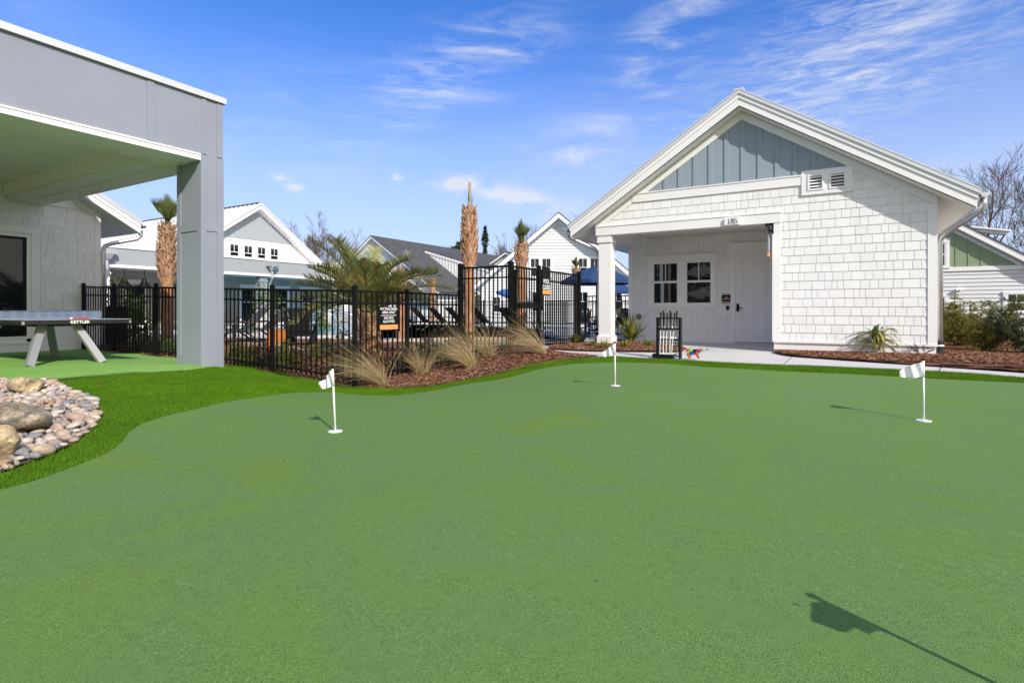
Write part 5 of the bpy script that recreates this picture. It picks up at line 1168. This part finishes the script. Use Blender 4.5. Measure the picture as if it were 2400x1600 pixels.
g = G(2420, 835); conifer_shrub('evergreen shrub cut by the right edge of the picture', g[0], g[1] + .4, 1.1, 1.2, 34, 200, (-.2, 0), 'darkleaf')
# box shrubs behind the low fence
def upright_shrub(label, x, y, H, seed, mat_='lushleaf', name='box_shrub', group='small upright shrubs behind the low fence', w=.16, n=170, leaf=.024):
    rd = random.Random(seed); z = T(x, y); lf = Leaves()
    for i in range(n):
        a = rd.uniform(0, 6.28); r_ = w * math.sqrt(rd.random()); h = rd.uniform(.03, 1) * H * (1 - .35 * (r_ / w) ** 2); p = Vector((x + math.cos(a) * r_, y + math.sin(a) * r_, z + h))
        for _ in range(4):
            dd = Vector((rd.uniform(-1, 1), rd.uniform(-1, 1), rd.uniform(-.2, 1.2))).normalized(); lf.strip([p, p + dd * leaf, p + dd * leaf * 2], leaf * .33, Vector((rd.uniform(-1,1), rd.uniform(-1,1), 1)))
    return tag(part(name, lf, mat_), label, 'shrub', group)
cols = [('bright green', 'lushleaf'), ('olive green', 'conifer'), ('dark green', 'darkleaf')]
for i, px in enumerate([286, 312, 336, 352, 378, 398, 538, 556, 574, 592, 612, 634, 662, 676, 690, 790, 812]):
    d = 10.9 - (px - 530) * .0028 if px > 500 else 12.6; x, y = at(px, d); y = max(y, 6.62); k = [0, 1, 0, 1, 0, 0, 0, 1, 1, 0, 2, 2, 0, 1, 1, 1, 0][i]
    upright_shrub('small ' + cols[k][0] + ' upright shrub in the mulch behind the low fence', x, y, [.42, .5, .46][k] * (1 + .2 * math.sin(i * 2.1)), 50 + i, cols[k][1])
for i, (px, d, H) in enumerate([(668, 12.2, .45), (735, 11.6, .4), (765, 12.0, .45), (808, 12.6, .55)]):
    x, y = at(px, d); upright_shrub('glossy variegated shrub at the edge of the pool deck behind the low fence', x, y, H, 80 + i, 'yucca', 'variegated_shrub', 'variegated shrubs at the deck edge', .2, 130, .03)
for i, (px, d, H) in enumerate([(945, 10.3, .5), (1040, 10.8, .55), (1075, 12.4, .5), (1000, 12.2, .4)]):
    x, y = at(px, d); upright_shrub('dark evergreen shrub behind the side fence near the palm trunks', x, y, H, 90 + i, 'darkleaf', 'evergreen_shrub', 'dark shrubs behind the side fence', .26, 200, .03)
for i, (px, d, H, w) in enumerate([(262, 15.5, 1.95, .8), (285, 16.2, 1.75, .8)]):
    x, y = at(px, d); upright_shrub(['sunlit bright green bush behind the fence beside the white porch post', 'second sunlit bright green bush behind the fence, below the pendant lamps'][i], x, y, H, 100 + i, 'lushleaf', 'tall_bush', None, w, 420, .055)
for i, (px, d, H) in enumerate([(625, 25, 2.35), (770, 27, 2.1), (735, 26, 1.3)]):
    x, y = at(px, d); upright_shrub(['bright green potted palm-like bush before the clubhouse downspout', 'bright green bush beyond the pool seen through the feathery palm', 'low green planter bush across the pool'][i], x, y, H, 110 + i, 'lushleaf', 'pool_bush', None, .65, 320, .07)

# cabbage palms
def cabbage_palm(label, px, d, topz, boot0, r_low, r_boot, style, seed, lean=0.0, crown=1.0):
    rd = random.Random(seed); x, y = at(px, d); z = T(x, y); t = thing('cabbage_palm', label, 'palm tree', (x, y, z))
    tr = M(); n = 14; pts = [(x + lean * k / n, y, z - .1 + (topz - z + .1) * k / n) for k in range(n + 1)]; rr = [r_low * (1.12 if k == 0 else 1) * (1 + .04 * math.sin(k * 2.3)) if pts[k][2] < boot0 else r_low * 1.05 * (1 - .55 * max(0, (pts[k][2] - boot0) / (topz - boot0) - .5)) for k in range(n + 1)]
    tr.tube(pts, rr, 14); part('trunk', tr, 'palmtrunk', t, smooth=True)
    bt = M(); H = topz - boot0; rows = int(H / .085)
    for k in range(rows):
        f = k / rows; zz = boot0 + H * f; rad = r_low * 1.0 + (r_boot - r_low) * math.sin(min(1, f * 2.2 + .25) * 1.57) * (1 - max(0, f - .45) * 1.25)
        for j in range(6):
            a = k * 2.4 + j * 1.047 + rd.uniform(-.2, .2); s = .75 + .35 * (1 - f)
            for sg in (-1, 1):
                p0 = Vector((x + lean * f + math.cos(a + sg * .32) * rad * .80, y + math.sin(a + sg * .32) * rad * .80, zz)); p1 = Vector((x + lean * f + math.cos(a) * rad * 1.02, y + math.sin(a) * rad * 1.02, zz + .14 * s)); p2 = Vector((x + lean * f + math.cos(a - sg * .10) * (rad * 1.12 + .02), y + math.sin(a - sg * .10) * (rad * 1.12 + .02), zz + .25 * s * rd.uniform(.8, 1.2)))
                bt.beam(p0, p1, .055, .02, up=(math.cos(a), math.sin(a), .2), w1=.05, h1=.02); bt.beam(p1, p2, .05, .02, up=(math.cos(a), math.sin(a), .2), w1=.022, h1=.012)
    part('boots', bt, 'boot', t)
    fr = Leaves(); tx, ty = x + lean, y
    if style == 'bundle':        # tied upright fronds
        for i in range(20 if crown > 1 else 5):
            a = i * 2.4 + rd.uniform(-.3, .3); q = arc((tx, ty, topz - .1), a, rd.uniform(1.12, 1.54), crown * rd.uniform(.25, .5), .0, 4, .02, rd); sd = Vector((-math.sin(a), math.cos(a), 0)); d_ = (q[-1] - q[-2]).normalized(); fr.strip(q, .012, sd.cross(d_), .012)
            for k in range(11):
                th = (k - 5) * .11; dd = (d_ * math.cos(th) + sd * math.sin(th)).normalized(); fr.strip([q[-1], q[-1] + dd * crown * .25, q[-1] + dd * crown * rd.uniform(.42, .5)], .013, sd.cross(dd), .020)
        for i in range(16):
            a = rd.uniform(0, 6.28); q = arc((tx, ty, topz - .1), a, rd.uniform(1.42, 1.56), crown * rd.uniform(.8, 1.0), -.02, 4, .02, rd)
            for k in range(5): fr.strip([q[0] + Vector((rd.uniform(-.02, .02), rd.uniform(-.02, .02), .0))] + [p + Vector((rd.uniform(-.04, .04), rd.uniform(-.04, .04), 0)) for p in q[1:]], .012, Vector((math.cos(a), math.sin(a), 0)), .022)
        for i in range(9):
            a = rd.uniform(0, 6.28); q = arc((tx, ty, topz - .15), a, rd.uniform(.7, 1.3), crown * rd.uniform(.5, .75), rd.uniform(.0, .9), 6, .03, rd); fr.strip(q, .008)
            for k in range(2, 6):
                for sg in (-1, 1): fr.strip(arc(q[k], a + sg * rd.uniform(.3, .9), rd.uniform(-.2, .5), crown * .22, .6, 4, .05, rd), .006)
    elif style == 'sticks':
        fr2 = M()
        for i in range(8):
            a = i * 1.3; q = arc((tx, ty, topz - .12), a, rd.uniform(1.30, 1.50), crown * rd.uniform(.6, .95), -.05, 4, .02, rd); fr.strip(q, .016, Vector((math.cos(a), math.sin(a), 0)), .020)
        fr2.tube([(tx, ty, topz - .2), (tx + .01, ty, topz + crown)], [.042, .030], 7); part('tied_spear', fr2, 'boot', t)
    elif style == 'fan':
        for i in range(15):
            a = i * 2.4 + rd.uniform(-.2, .2); e = rd.uniform(.35, 1.5) if i > 5 else rd.uniform(1.15, 1.5); q = arc((tx, ty, topz - .1), a, e, crown * rd.uniform(.45, .6), .25, 5, .02, rd); fr.strip(q, .012, Vector((math.cos(a), math.sin(a), 0)), .011)
            d_ = (q[-1] - q[-2]).normalized(); sd = d_.cross(Vector((math.cos(a + 1.57), math.sin(a + 1.57), 0)).cross(d_)).normalized() if False else Vector((-math.sin(a), math.cos(a), 0))
            for k in range(13):
                th = (k - 6) * .13; dd = (d_ * math.cos(th) + sd * math.sin(th)).normalized(); L = crown * .5 * (1 - .25 * abs(th)); fr.strip([q[-1], q[-1] + dd * L * .5, q[-1] + dd * L + Vector((0, 0, -.12 * L))], .010, sd.cross(dd), .016)
    part('fronds', fr, 'frond', t); return t
def ztop(py, d): return CH + (HOR - py) / FPX * d
cabbage_palm('cabbage palm with a fan of tied green fronds just left of the grey canopy column', 392, 15.2, ztop(530, 15.2), ztop(665, 15.2), .155, .235, 'bundle', 1, crown=1.05)
d = 12.9; cabbage_palm('tallest cabbage palm, trimmed to one bare spear, behind the first tall fence post', 1100, d, ztop(492, d), ztop(628, d), .122, .180, 'sticks', 2, crown=.66)
d = 17.6; cabbage_palm('cabbage palm with a stiff green upright tuft behind the gate', 1222, d, ztop(572, d), ztop(632, d), .15, .20, 'bundle', 3, crown=.95)
d = 24.5; cabbage_palm('small far cabbage palm before the white gabled house, above the blue umbrella', 1350, d, ztop(630, d), ztop(650, d), .13, .17, 'bundle', 4, crown=.65)
d = 33.0; cabbage_palm('far slim cabbage palm before the small front gable of the grey roofed house', 1014, d, ztop(655, d), ztop(675, d), .16, .20, 'fan', 5, crown=1.0)
d = 15.5; cabbage_palm('cabbage palm trunk rising behind the fence notice into the feathery palm', 938, d, ztop(640, d), ztop(690, d), .13, .17, 'sticks', 6, crown=.3)
# feathery pindo palm
def pindo(px, d):
    rd = random.Random(9); x, y = at(px, d); z = T(x, y); t = thing('pindo_palm', 'feathery blue-green pindo palm with arching fronds rising behind the low fence corner', 'palm tree', (x, y, z))
    tr = M(); hz = 1.12; tr.tube([(x, y, z - .1), (x, y, z + .3), (x, y, z + .8), (x, y, z + hz)], [.19, .17, .18, .13], 14); part('trunk', tr, 'palmtrunk', t, smooth=True)
    bt = M()
    for k in range(11):
        for j in range(6):
            a = k * 2.4 + j * 1.047; zz = z + .15 + k * .085; p = Vector((x + math.cos(a) * .155, y + math.sin(a) * .155, zz)); bt.beam(p, p + Vector((math.cos(a) * .09, math.sin(a) * .09, .22)), .075, .035, up=(math.cos(a), math.sin(a), 0), w1=.03, h1=.018)
    part('boots', bt, 'boot', t); fr = Leaves(); st = M()
    for i in range(40):
        a = i * 2.39996 + rd.uniform(-.15, .15); f = i / 40; e = 1.46 - 1.02 * f + rd.uniform(-.1, .1); L = rd.uniform(1.45, 2.0) * (1 - .12 * f); q = arc((x + math.cos(a) * .07, y + math.sin(a) * .07, z + hz), a, e, L, rd.uniform(.75, 1.5), 15, .02, rd)
        st.tube(q, [.014 - .0008 * k for k in range(15)], 5, False)
        for k in range(60):
            s = .16 + .84 * k / 60; i0 = min(13, int(s * 14)); b = q[i0].lerp(q[i0 + 1], s * 14 - i0); d_ = (q[i0 + 1] - q[i0]).normalized(); sd = d_.cross(Vector((0, 0, 1))).normalized(); upv = sd.cross(d_).normalized(); ll = .46 * math.sin(min(1, .25 + s) * 2.6) ** .8 if s < 1 else .2
            ll = max(.14, .48 * (1 - abs(s - .45) * 1.1)) * rd.uniform(.85, 1.1)
            for sg in (-1, 1):
                dd = (sd * sg * .75 + d_ * .65 + upv * .50 + Vector((rd.uniform(-.1, .1),) * 3)).normalized(); fr.strip([b, b + dd * ll * .5, b + dd * ll + Vector((0, 0, -.10 * ll))], .0105, upv)
    part('frond_stalks', st, 'frond', t); part('fronds', fr, 'pindo', t)
pindo(866, 10.9)
# clumped sago-like small palms low inside the fence (shade at the left)
# bare winter trees
def bare_tree(name, label, x, y, H, seed, spread=.55, tw='twig', trunk_r=None, depth=6, loc=True, fork=.28, group=None):
    rd = random.Random(seed); tr = M(); tg = M(); r0 = trunk_r or H * .017
    def grow(p, d, L, r, dep):
        n = 3; pts = [p]; dd = d.copy()
        for i in range(n):
            dd = (dd + Vector((rd.uniform(-1, 1), rd.uniform(-1, 1), rd.uniform(-.4, .7))) * .16).normalized(); pts.append(pts[-1] + dd * L / n)
        rs = [r * (1 - .35 * i / n) for i in range(n + 1)]; (tr if dep >= depth - 1 else tg).tube(pts, rs, 6 if dep > 3 else 3, False)
        if dep == 0: return
        k = rd.choice((2, 3, 3)) if dep > 1 else 3
        for i in range(k):
            s = rd.uniform(.45, 1.0) if i else 1.0; b = pts[min(n, max(1, int(s * n + .5)))]; a = rd.uniform(0, 6.283); sp = spread * rd.uniform(.6, 1.35)
            u = dd.cross(Vector((math.cos(a), math.sin(a), .3))).normalized(); nd = (dd * math.cos(sp) + u * math.sin(sp) + Vector((0, 0, .12))).normalized()
            grow(b, nd, L * rd.uniform(.62, .86), max(rs[-1] * (.80 if i == 0 else .66), .011), dep - 1)
        if dep < depth - 1:
            for i in range(2):
                b = pts[rd.randint(1, n)]; nd = (dd + Vector((rd.uniform(-1, 1), rd.uniform(-1, 1), rd.uniform(-.3, .6)))).normalized(); tg.tube([b, b + nd * L * .4, b + nd * L * .6 + Vector((rd.uniform(-.1,.1),)*3) * L], [r * .3, r * .22, r * .14], 3, False)
    z = T(x, y); t = thing(name, label, 'tree', (x, y, z), group); grow(Vector((x, y, z - .2)), Vector((rd.uniform(-.05, .05), rd.uniform(-.05, .05), 1)), H * fork, r0, depth)
    hi = max(v[2] for v in tg.v) - z; k_ = H / hi
    for mm in (tr, tg): mm.v = [(x + (a - x) * k_, y + (b - y) * k_, z + (c - z) * k_) for a, b, c in mm.v]
    part('trunk', tr, 'bark', t); part('crown', tg, tw, t); return t
def pos(px, d): return at(px, d)
t1 = bare_tree('bare_tree', 'tall bare winter tree with spreading limbs behind the green gabled house, nearest the cottage roof', *pos(2310, 47), 14.2, 3, .46, fork=.26, depth=7, trunk_r=.30)
t2 = bare_tree('bare_tree', 'bare winter tree with a dark forked trunk behind the green gabled house, rightmost', *pos(2392, 44), 12.5, 5, .48, fork=.26, depth=7, trunk_r=.30)
t3 = bare_tree('bare_tree', 'round-crowned bare tree rising behind the clubhouse gable', *pos(740, 62), 13.2, 8, .45, 'twig2', fork=.24, depth=7, trunk_r=.26)
t4 = bare_tree('bare_tree', 'slender bare sapling behind the roofs, just right of the tallest palm', *pos(1195, 58), 10.4, 11, .26, 'twig', .12, fork=.36)
def copy_tree(o, px, d, rz, sc, label): x, y = pos(px, d); return dup(o, (x, y, T(x, y)), rz, label, sc)
copy_tree(t1, 2255, 55, 1.2, (.95, .95, .98), 'bare tree with upright limbs seen just over the end of the cottage gutter')
copy_tree(t2, 2430, 56, 2.2, (1.1, 1.1, 1.1), 'large bare tree whose limbs reach in from the right edge')
copy_tree(t3, 800, 66, 2.0, (.85, .85, .62), 'low bare tree between the clubhouse and the grey roofed house')
copy_tree(t3, 768, 70, 5.2, (.95, .95, .92), 'bare tree standing right of the round-crowned one behind the feathery palm')
copy_tree(t3, 700, 72, 4.0, (.8, .8, .95), 'bare tree half hidden behind the clubhouse roof edge')
copy_tree(t3, 840, 70, 3.0, (.9, .9, .60), 'purplish bare tree close to the left gable of the grey roofed house')
copy_tree(t4, 1165, 66, 1.0, (1.5, 1.5, .80), 'thin bare sapling between the tall palm and the upright-tufted palm')
copy_tree(t4, 1240, 62, 2.6, (1.5, 1.5, .84), 'thin bare sapling close to the left rake of the white gabled house')
copy_tree(t3, 1120, 74, 5.0, (1, 1, .62), 'low bare tree far behind the slate roof beside the tallest palm')
copy_tree(t4, 1370, 60, 0.5, (2.2, 2.2, 1.24), 'thin bare tree whose twigs show over the ridge of the white gabled house')
copy_tree(t4, 985, 70, 0.5, (1.3, 1.3, .93), 'very thin bare treetop showing over the slate roof ridge')
def leafy_tree(name, label, px, d, H, w, seed, mat_, n=900, base=.15, leaf=.16):
    rd = random.Random(seed); x, y = pos(px, d); z = T(x, y); t = thing(name, label, 'tree', (x, y, z)); tr = M(); tr.tube([(x, y, z - .2), (x + .1, y, z + H * .5), (x, y, z + H * .95)], [H * .018, H * .012, .02], 7); part('trunk', tr, 'bark', t); lf = Leaves()
    for i in range(n):
        f = rd.random() ** .8; h = base + (1 - base) * f; wr = w * (math.sin(min(1, (1 - f) * 1.3 + .12) * 1.57)) * (.6 + .4 * math.sin(f * 23 + seed)); a = rd.uniform(0, 6.28); r_ = wr * math.sqrt(rd.random()); p = Vector((x + math.cos(a) * r_, y + math.sin(a) * r_, z + H * h))
        for _ in range(4): dd = Vector((rd.uniform(-1, 1), rd.uniform(-1, 1), rd.uniform(-.6, .8))).normalized(); lf.strip([p, p + dd * leaf, p + dd * leaf * 2], leaf * .35, Vector((rd.uniform(-1,1), rd.uniform(-1,1), 1)))
    part('crown', lf, mat_, t); return t
leafy_tree('ivy_clad_tree', 'dark narrow ivy-covered tree between the tallest palm and the upright-tufted palm', 1137, 62, 10.4, .75, 1, 'darkleaf', 700, .1)
leafy_tree('pine_tree', 'dark green pine crown showing left of the tallest palm over the slate roof', 1076, 64, 8.8, 2.4, 2, 'darkleaf', 900, .55)
# trees and a neighbour house behind the camera (what the windows mirror, and what closes the view that way)
for i, (x, y, sc, src) in enumerate([(-14, -24, 1.0, t1), (-4, -27, .9, t2), (5, -31, 1.0, t1), (-22, -22, .9, t2), (27, 2, .9, t1), (29, 12, .9, t2), (31, -6, 1.0, t1)]):
    dup(src, (x, y, 0), i * 1.3, [w + ' bare tree behind the camera, mirrored in the dark windows' for w in ('tallest western', 'middle', 'broad southern', 'westernmost', 'eastern', 'second eastern', 'far eastern')][i], sc)
ev = leafy_tree('evergreen_tree', 'dark evergreen behind the camera mirrored in the porch window, foremost of them', 1200, 10, 8.5, 3.4, 5, 'darkleaf', 1600, .05, .20)
ev.location = (-9.0, -24.0, 0)
for i, (x, y) in enumerate([(-13.5, -25.5), (-18, -24), (-5, -26.5), (-22.5, -23)]): dup(ev, (x, y, 0), i * 1.7, ['second', 'third', 'easternmost', 'westernmost'][i] + ' dark evergreen behind the camera, mirrored in the porch window', 1.0 + .07 * i)

# ------------------------------------------------------------------ pool and what stands round it
POOL = [at(545, 19.5), at(640, 18.6), at(760, 17.6), at(860, 19.0), at(860, 30), at(1010, 32), at(1250, 24.5), at(1282, 19.0), at(1330, 16.2), at(1420, 17.5), at(1430, 28), at(1250, 38), at(540, 36)]
PL = smooth_line(POOL + POOL[:1], 5)[:-1]
def flat(name, poly, z, material, kind='structure'):
    bm = bmesh.new(); bm.faces.new([bm.verts.new((x, y, z)) for x, y in poly]); bmesh.ops.triangulate(bm, faces=bm.faces[:], ngon_method='EAR_CLIP')
    if sum(f.normal.z for f in bm.faces) < 0: bmesh.ops.reverse_faces(bm, faces=bm.faces[:])
    me = bpy.data.meshes.new(name); bm.to_mesh(me); bm.free(); me.materials.append(MT[material]); o = bpy.data.objects.new(name, me); COL.objects.link(o); o['kind'] = kind; return o
flat('pool_water', PL, .035, 'water')
cp = M(); n = len(PL); pc = np.array(PL)
for i in range(n):
    a, b = Vector((*PL[i], .035)), Vector((*PL[(i + 1) % n], .035)); cp.beam(a, b + (b - a).normalized() * .05, .32, .09)
structure('pool_coping', cp, 'concrete')
LAWN = [at(1088, 14.6), at(1190, 14.2), at(1196, 18.5), at(1080, 21.5), at(1000, 22.0), at(1000, 17)]
flat('dormant_lawn', LAWN, .02, 'tanlawn')
def adirondack(label, x, y, rz, material='blackmatte', name='slat_back_chair', group='slat-back chairs by the pool', proto=[None]):
    if proto[0] is None:
        t = thing(name, label, 'chair', (0, 0, 0), group); m = M()
        m2 = M()
        for k in range(6): m2.box(-.27, .27, -.33 + k*.105, -.24 + k*.105, .30 - k*.018, .32 - k*.018) if False else m2.beam((-.27, .30 - k*.105, .37 - k*.022), (.27, .30 - k*.105, .37 - k*.022), .09, .02, up=(0, 0, 1))
        part('seat', m2, material, t)
        m2 = M()
        for k in range(6):
            u = -.25 + k * .1; m2.beam((u * .85, -.22, .25), (u * 1.12, -.52, .98 - .9 * (u * u)), .088, .02, up=(0, 1, .4))
        for z, yy in ((.42, -.31), (.72, -.43)): m2.beam((-.28, yy, z), (.28, yy, z), .05, .03, up=(0, 1, .4))
        part('backrest', m2, material, t)
        for sx in (-1, 1):
            m2 = M(); m2.beam((sx*.33, .40, .56), (sx*.33, -.40, .52), .12, .022); part('armrest', m2, material, t)
            m2 = M(); m2.beam((sx*.29, .36, 0), (sx*.29, .34, .55), .03, .10, up=(1, 0, 0)); m2.beam((sx*.29, .34, .38), (sx*.29, -.55, .02), .03, .12, up=(1, 0, 0)); part('leg', m2, material, t)
        proto[0] = t; t.location = (x, y, T(x, y) + .01); t.rotation_euler = (0, 0, rz); return t
    return dup(proto[0], (x, y, T(x, y) + .01), rz, label)
def pa(px, d): return at(px, d)
adirondack('black slat-back chair seen from behind the low fence, nearest the orange side table', *pa(706, 14.2), YAW + .15)
adirondack('black slat-back chair turned sideways just right of the grey canopy column', *pa(515, 14.6), YAW - 1.2)
adirondack('black slat-back chair at the left, half hidden behind the palm trunk and fence', *pa(300, 16.0), YAW - .4)
x, y = pa(651, 14.0); z = T(x, y) + .01; m = M(); a = YAW + .25
for sx, sy in ((-1,-1),(1,-1),(1,1),(-1,1)):
    c_, s_ = math.cos(a), math.sin(a); dx, dy = sx*.19, sy*.19; m.beam((x + dx*c_ - dy*s_, y + dx*s_ + dy*c_, z), (x + dx*c_*.9 - dy*s_*.9, y + dx*s_*.9 + dy*c_*.9, z + .42), .07, .07)
tbl = thing('side_table', 'orange plastic side table beside the black chair behind the low fence', 'side table', (x, y, z)); part('legs', m, 'orangebox', tbl)
m = M(); m.beam((x - .22*math.cos(a), y - .22*math.sin(a), z + .43), (x + .22*math.cos(a), y + .22*math.sin(a), z + .43), .44, .03); part('table_top', m, 'orangebox', tbl)
m = M()
for sg in (-1, 1): m.beam((x - .19*math.cos(a) + sg*.2*-math.sin(a), y - .19*math.sin(a) + sg*.2*math.cos(a), z + .22), (x + .19*math.cos(a) + sg*.2*-math.sin(a), y + .19*math.sin(a) + sg*.2*math.cos(a), z + .22), .02, .38)
part('side_panel', m, 'orangebox', tbl)
LP = [None]
def lounger(label, x, y, rz):
    if LP[0] is None:
        t = thing('sun_lounger', label, 'sun lounger', (0, 0, 0), 'sun loungers round the pool')
        m = M(); m.box(-.34, .34, -.2, 1.25, .34, .375); m.beam((0, -.2, .36), (0, -.78, .98), .66, .03, up=(0, .7, .7)); part('sling', m, 'greyfabric', t)
        for sx in (-1, 1):
            m = M(); m.beam((sx*.36, 1.28, .36), (sx*.36, -.25, .36), .04, .05); m.beam((sx*.36, -.2, .36), (sx*.36, -.80, 1.0), .04, .05, up=(1, 0, 0)); part('side_rail', m, 'brown', t)
            m = M(); m.beam((sx*.35, 1.1, 0), (sx*.35, .95, .35), .045, .045); m.beam((sx*.35, -.55, 0), (sx*.35, -.1, .35), .045, .045); part('leg', m, 'brown', t)
            m = M(); m.beam((sx*.38, .35, .56), (sx*.38, -.35, .60), .06, .03); part('armrest', m, 'brown', t)
        LP[0] = t; t.location = (x, y, T(x, y) + .01); t.rotation_euler = (0, 0, rz); return t
    return dup(LP[0], (x, y, T(x, y) + .01), rz, label)
LBS = ['brown framed lounger close behind the low fence, just right of the canopy column', 'brown framed lounger behind the low fence, between the column and the orange table', 'grey lounger on the lawn edge, nearest the tall palm on its left', 'grey lounger behind the trunk of the tall palm', 'grey lounger seen through the tall fence, left of the corner post', 'grey lounger through the side fence, right of the notice board', 'grey lounger behind the gate palm trunk', 'grey lounger at the far left of the row through the side fence']
for (px, d, rz), lb in zip([(555, 15.6, YAW + 2.3), (608, 15.9, YAW + 2.3), (1052, 22.8, YAW - 1.1), (1092, 22.5, YAW - 1.1), (1150, 22.2, YAW - 1.1), (1010, 23.3, YAW - 1.1), (1215, 22.0, YAW - 1.0), (972, 23.8, YAW - 1.1)], LBS): lounger(lb, *pa(px, d), rz)
def umbrella(label, px, d, zedge, ztop_, rad, material, tilt=(0, 0)):
    x, y = at(px, d); z = T(x, y); t = thing('pool_umbrella', label, 'umbrella', (x, y, z)); m = M(); m.tube([(x, y, z), (x, y, z + ztop_ + .12)], .03, 8); part('pole', m, 'blackmatte', t)
    m = M(); m.lathe([(.28, 0), (.28, .06), (.06, .10)], (x, y, z), 14); part('base', m, 'blackmatte', t)
    m = M(); n = 8; rim = [(x + rad*math.cos(2*math.pi*(i+.3)/n), y + rad*math.sin(2*math.pi*(i+.3)/n), z + zedge + tilt[0]*math.cos(2*math.pi*(i+.3)/n) + tilt[1]*math.sin(2*math.pi*(i+.3)/n)) for i in range(n)]; mid = [(x + (p[0]-x)*.55, y + (p[1]-y)*.55, z + zedge + (ztop_-zedge)*.55 + (p[2]-z-zedge)*.55) for p in rim]; top = (x, y, z + ztop_)
    b = len(m.v); m.v += rim + mid + [top] + [(p[0], p[1], p[2] - .14) for p in rim]
    for i in range(n): j = (i+1) % n; m.f += [(b+i, b+j, b+n+j, b+n+i), (b+n+i, b+n+j, b+2*n), (b+i, b+2*n+1+i, b+2*n+1+j, b+j)]
    part('canopy', m, material, t)
    m = M()
    for p in rim: m.tube([top, (x + (p[0]-x)*.55, y + (p[1]-y)*.55, z + zedge + (ztop_-zedge)*.54), (p[0], p[1], p[2] - .02)], .012, 4)
    part('ribs', m, 'blackmatte', t); return t
umbrella('large navy umbrella open behind the porch column of the cottage', 1398, 23, 2.12, 2.78, 1.55, 'navy')
umbrella('smaller navy umbrella lower down, between the porch column and the cottage wall', 1443, 31.5, 1.98, 2.55, 1.05, 'navy')
umbrella('bright blue tilted umbrella seen through the tall gate fence', 1205, 30, 1.55, 2.05, 1.05, 'blue_canvas', (-.35, -.2))
# pool handrails, safety board, planters, far tables and chairs
def handrail(label, px, d, az):
    x, y = at(px, d); m = M(); dx, dy = math.cos(az), math.sin(az)
    for sg in (-.25, .25):
        ox, oy = -dy*sg, dx*sg; m.tube([(x + ox - dx*.5, y + oy - dy*.5, 0), (x + ox - dx*.45, y + oy - dy*.45, .75), (x + ox - dx*.3, y + oy - dy*.3, .86), (x + ox + dx*.2, y + oy + dy*.2, .72), (x + ox + dx*.8, y + oy + dy*.8, .0)], .022, 8)
    return tag(part('pool_handrail', m, 'galv', smooth=True), label, 'handrail')
handrail('curved steel handrail into the pool, left one behind the low fence', 765, 21.5, YAW + .2); handrail('curved steel handrail into the pool, right one beside the fence post', 812, 21.0, YAW + .2)
x, y = at(812, 27); s = thing('safety_board', 'white board with a red mark on a post across the pool', 'sign', (x, y, 0)); m = M(); m.tube([(x, y, 0), (x, y, 1.5)], .03, 6); part('post', m, 'galv', s)
m = M(); m.beam((x - .2*cc, y - .2*ss, 1.2), (x + .2*cc, y + .2*ss, 1.2), .03, .75); part('board', m, 'letter', s)
m = M(); m.beam((x - .08*cc + .02*ss, y - .08*ss - .02*cc, 1.3), (x + .08*cc + .02*ss, y + .08*ss - .02*cc, 1.3), .01, .2); part('red_mark', m, 'tablered', s)
for px, d, lb in ((626, 25, 'pale square planter before the clubhouse downspout'), (770, 27, 'pale square planter across the pool right of the black chair'), (905, 28, 'pale square planter behind the feathery palm')):
    x, y = at(px, d); m = M(); m.beam((x, y, .0), (x, y, .85), .7, .7, up=(ss, -cc, 0)); m.beam((x, y, .85), (x, y, .92), .8, .8, up=(ss, -cc, 0)); tag(part('planter', m, 'concrete'), lb, 'planter')
for i, (px, d) in enumerate([(1368, 27), (1405, 27.5), (1448, 24.5), (1466, 26), (1385, 24)]):
    adirondack(['black chair far behind the gate fence end, left of the porch column', 'black chair hidden mostly by the porch column', 'black chair seen between the porch column and the cottage wall', 'black chair nearest the cottage wall beyond the yucca', 'black chair under the large navy umbrella'][i], *pa(px, d), YAW + i * 1.1)
for i, (px, d) in enumerate([(585, 25.0), (690, 25.5), (540, 26)]):
    adirondack(['black chair under the clubhouse porch, before the downspout column', 'black chair under the clubhouse porch, above the near black chair', 'black chair under the clubhouse porch beside the grey column'][i], *pa(px, d), YAW + 2.6 + i * .5)
# black bin behind the table
x, y = at(262, 15.0); m = M(); m.beam((x, y, 0), (x, y, .95), .5, .5, up=(1, 0, 0)); m.beam((x, y, .95), (x, y, 1.0), .54, .54, up=(1, 0, 0)); tag(part('litter_bin', m, 'black'), 'square black bin behind the fence at the building corner', 'bin')
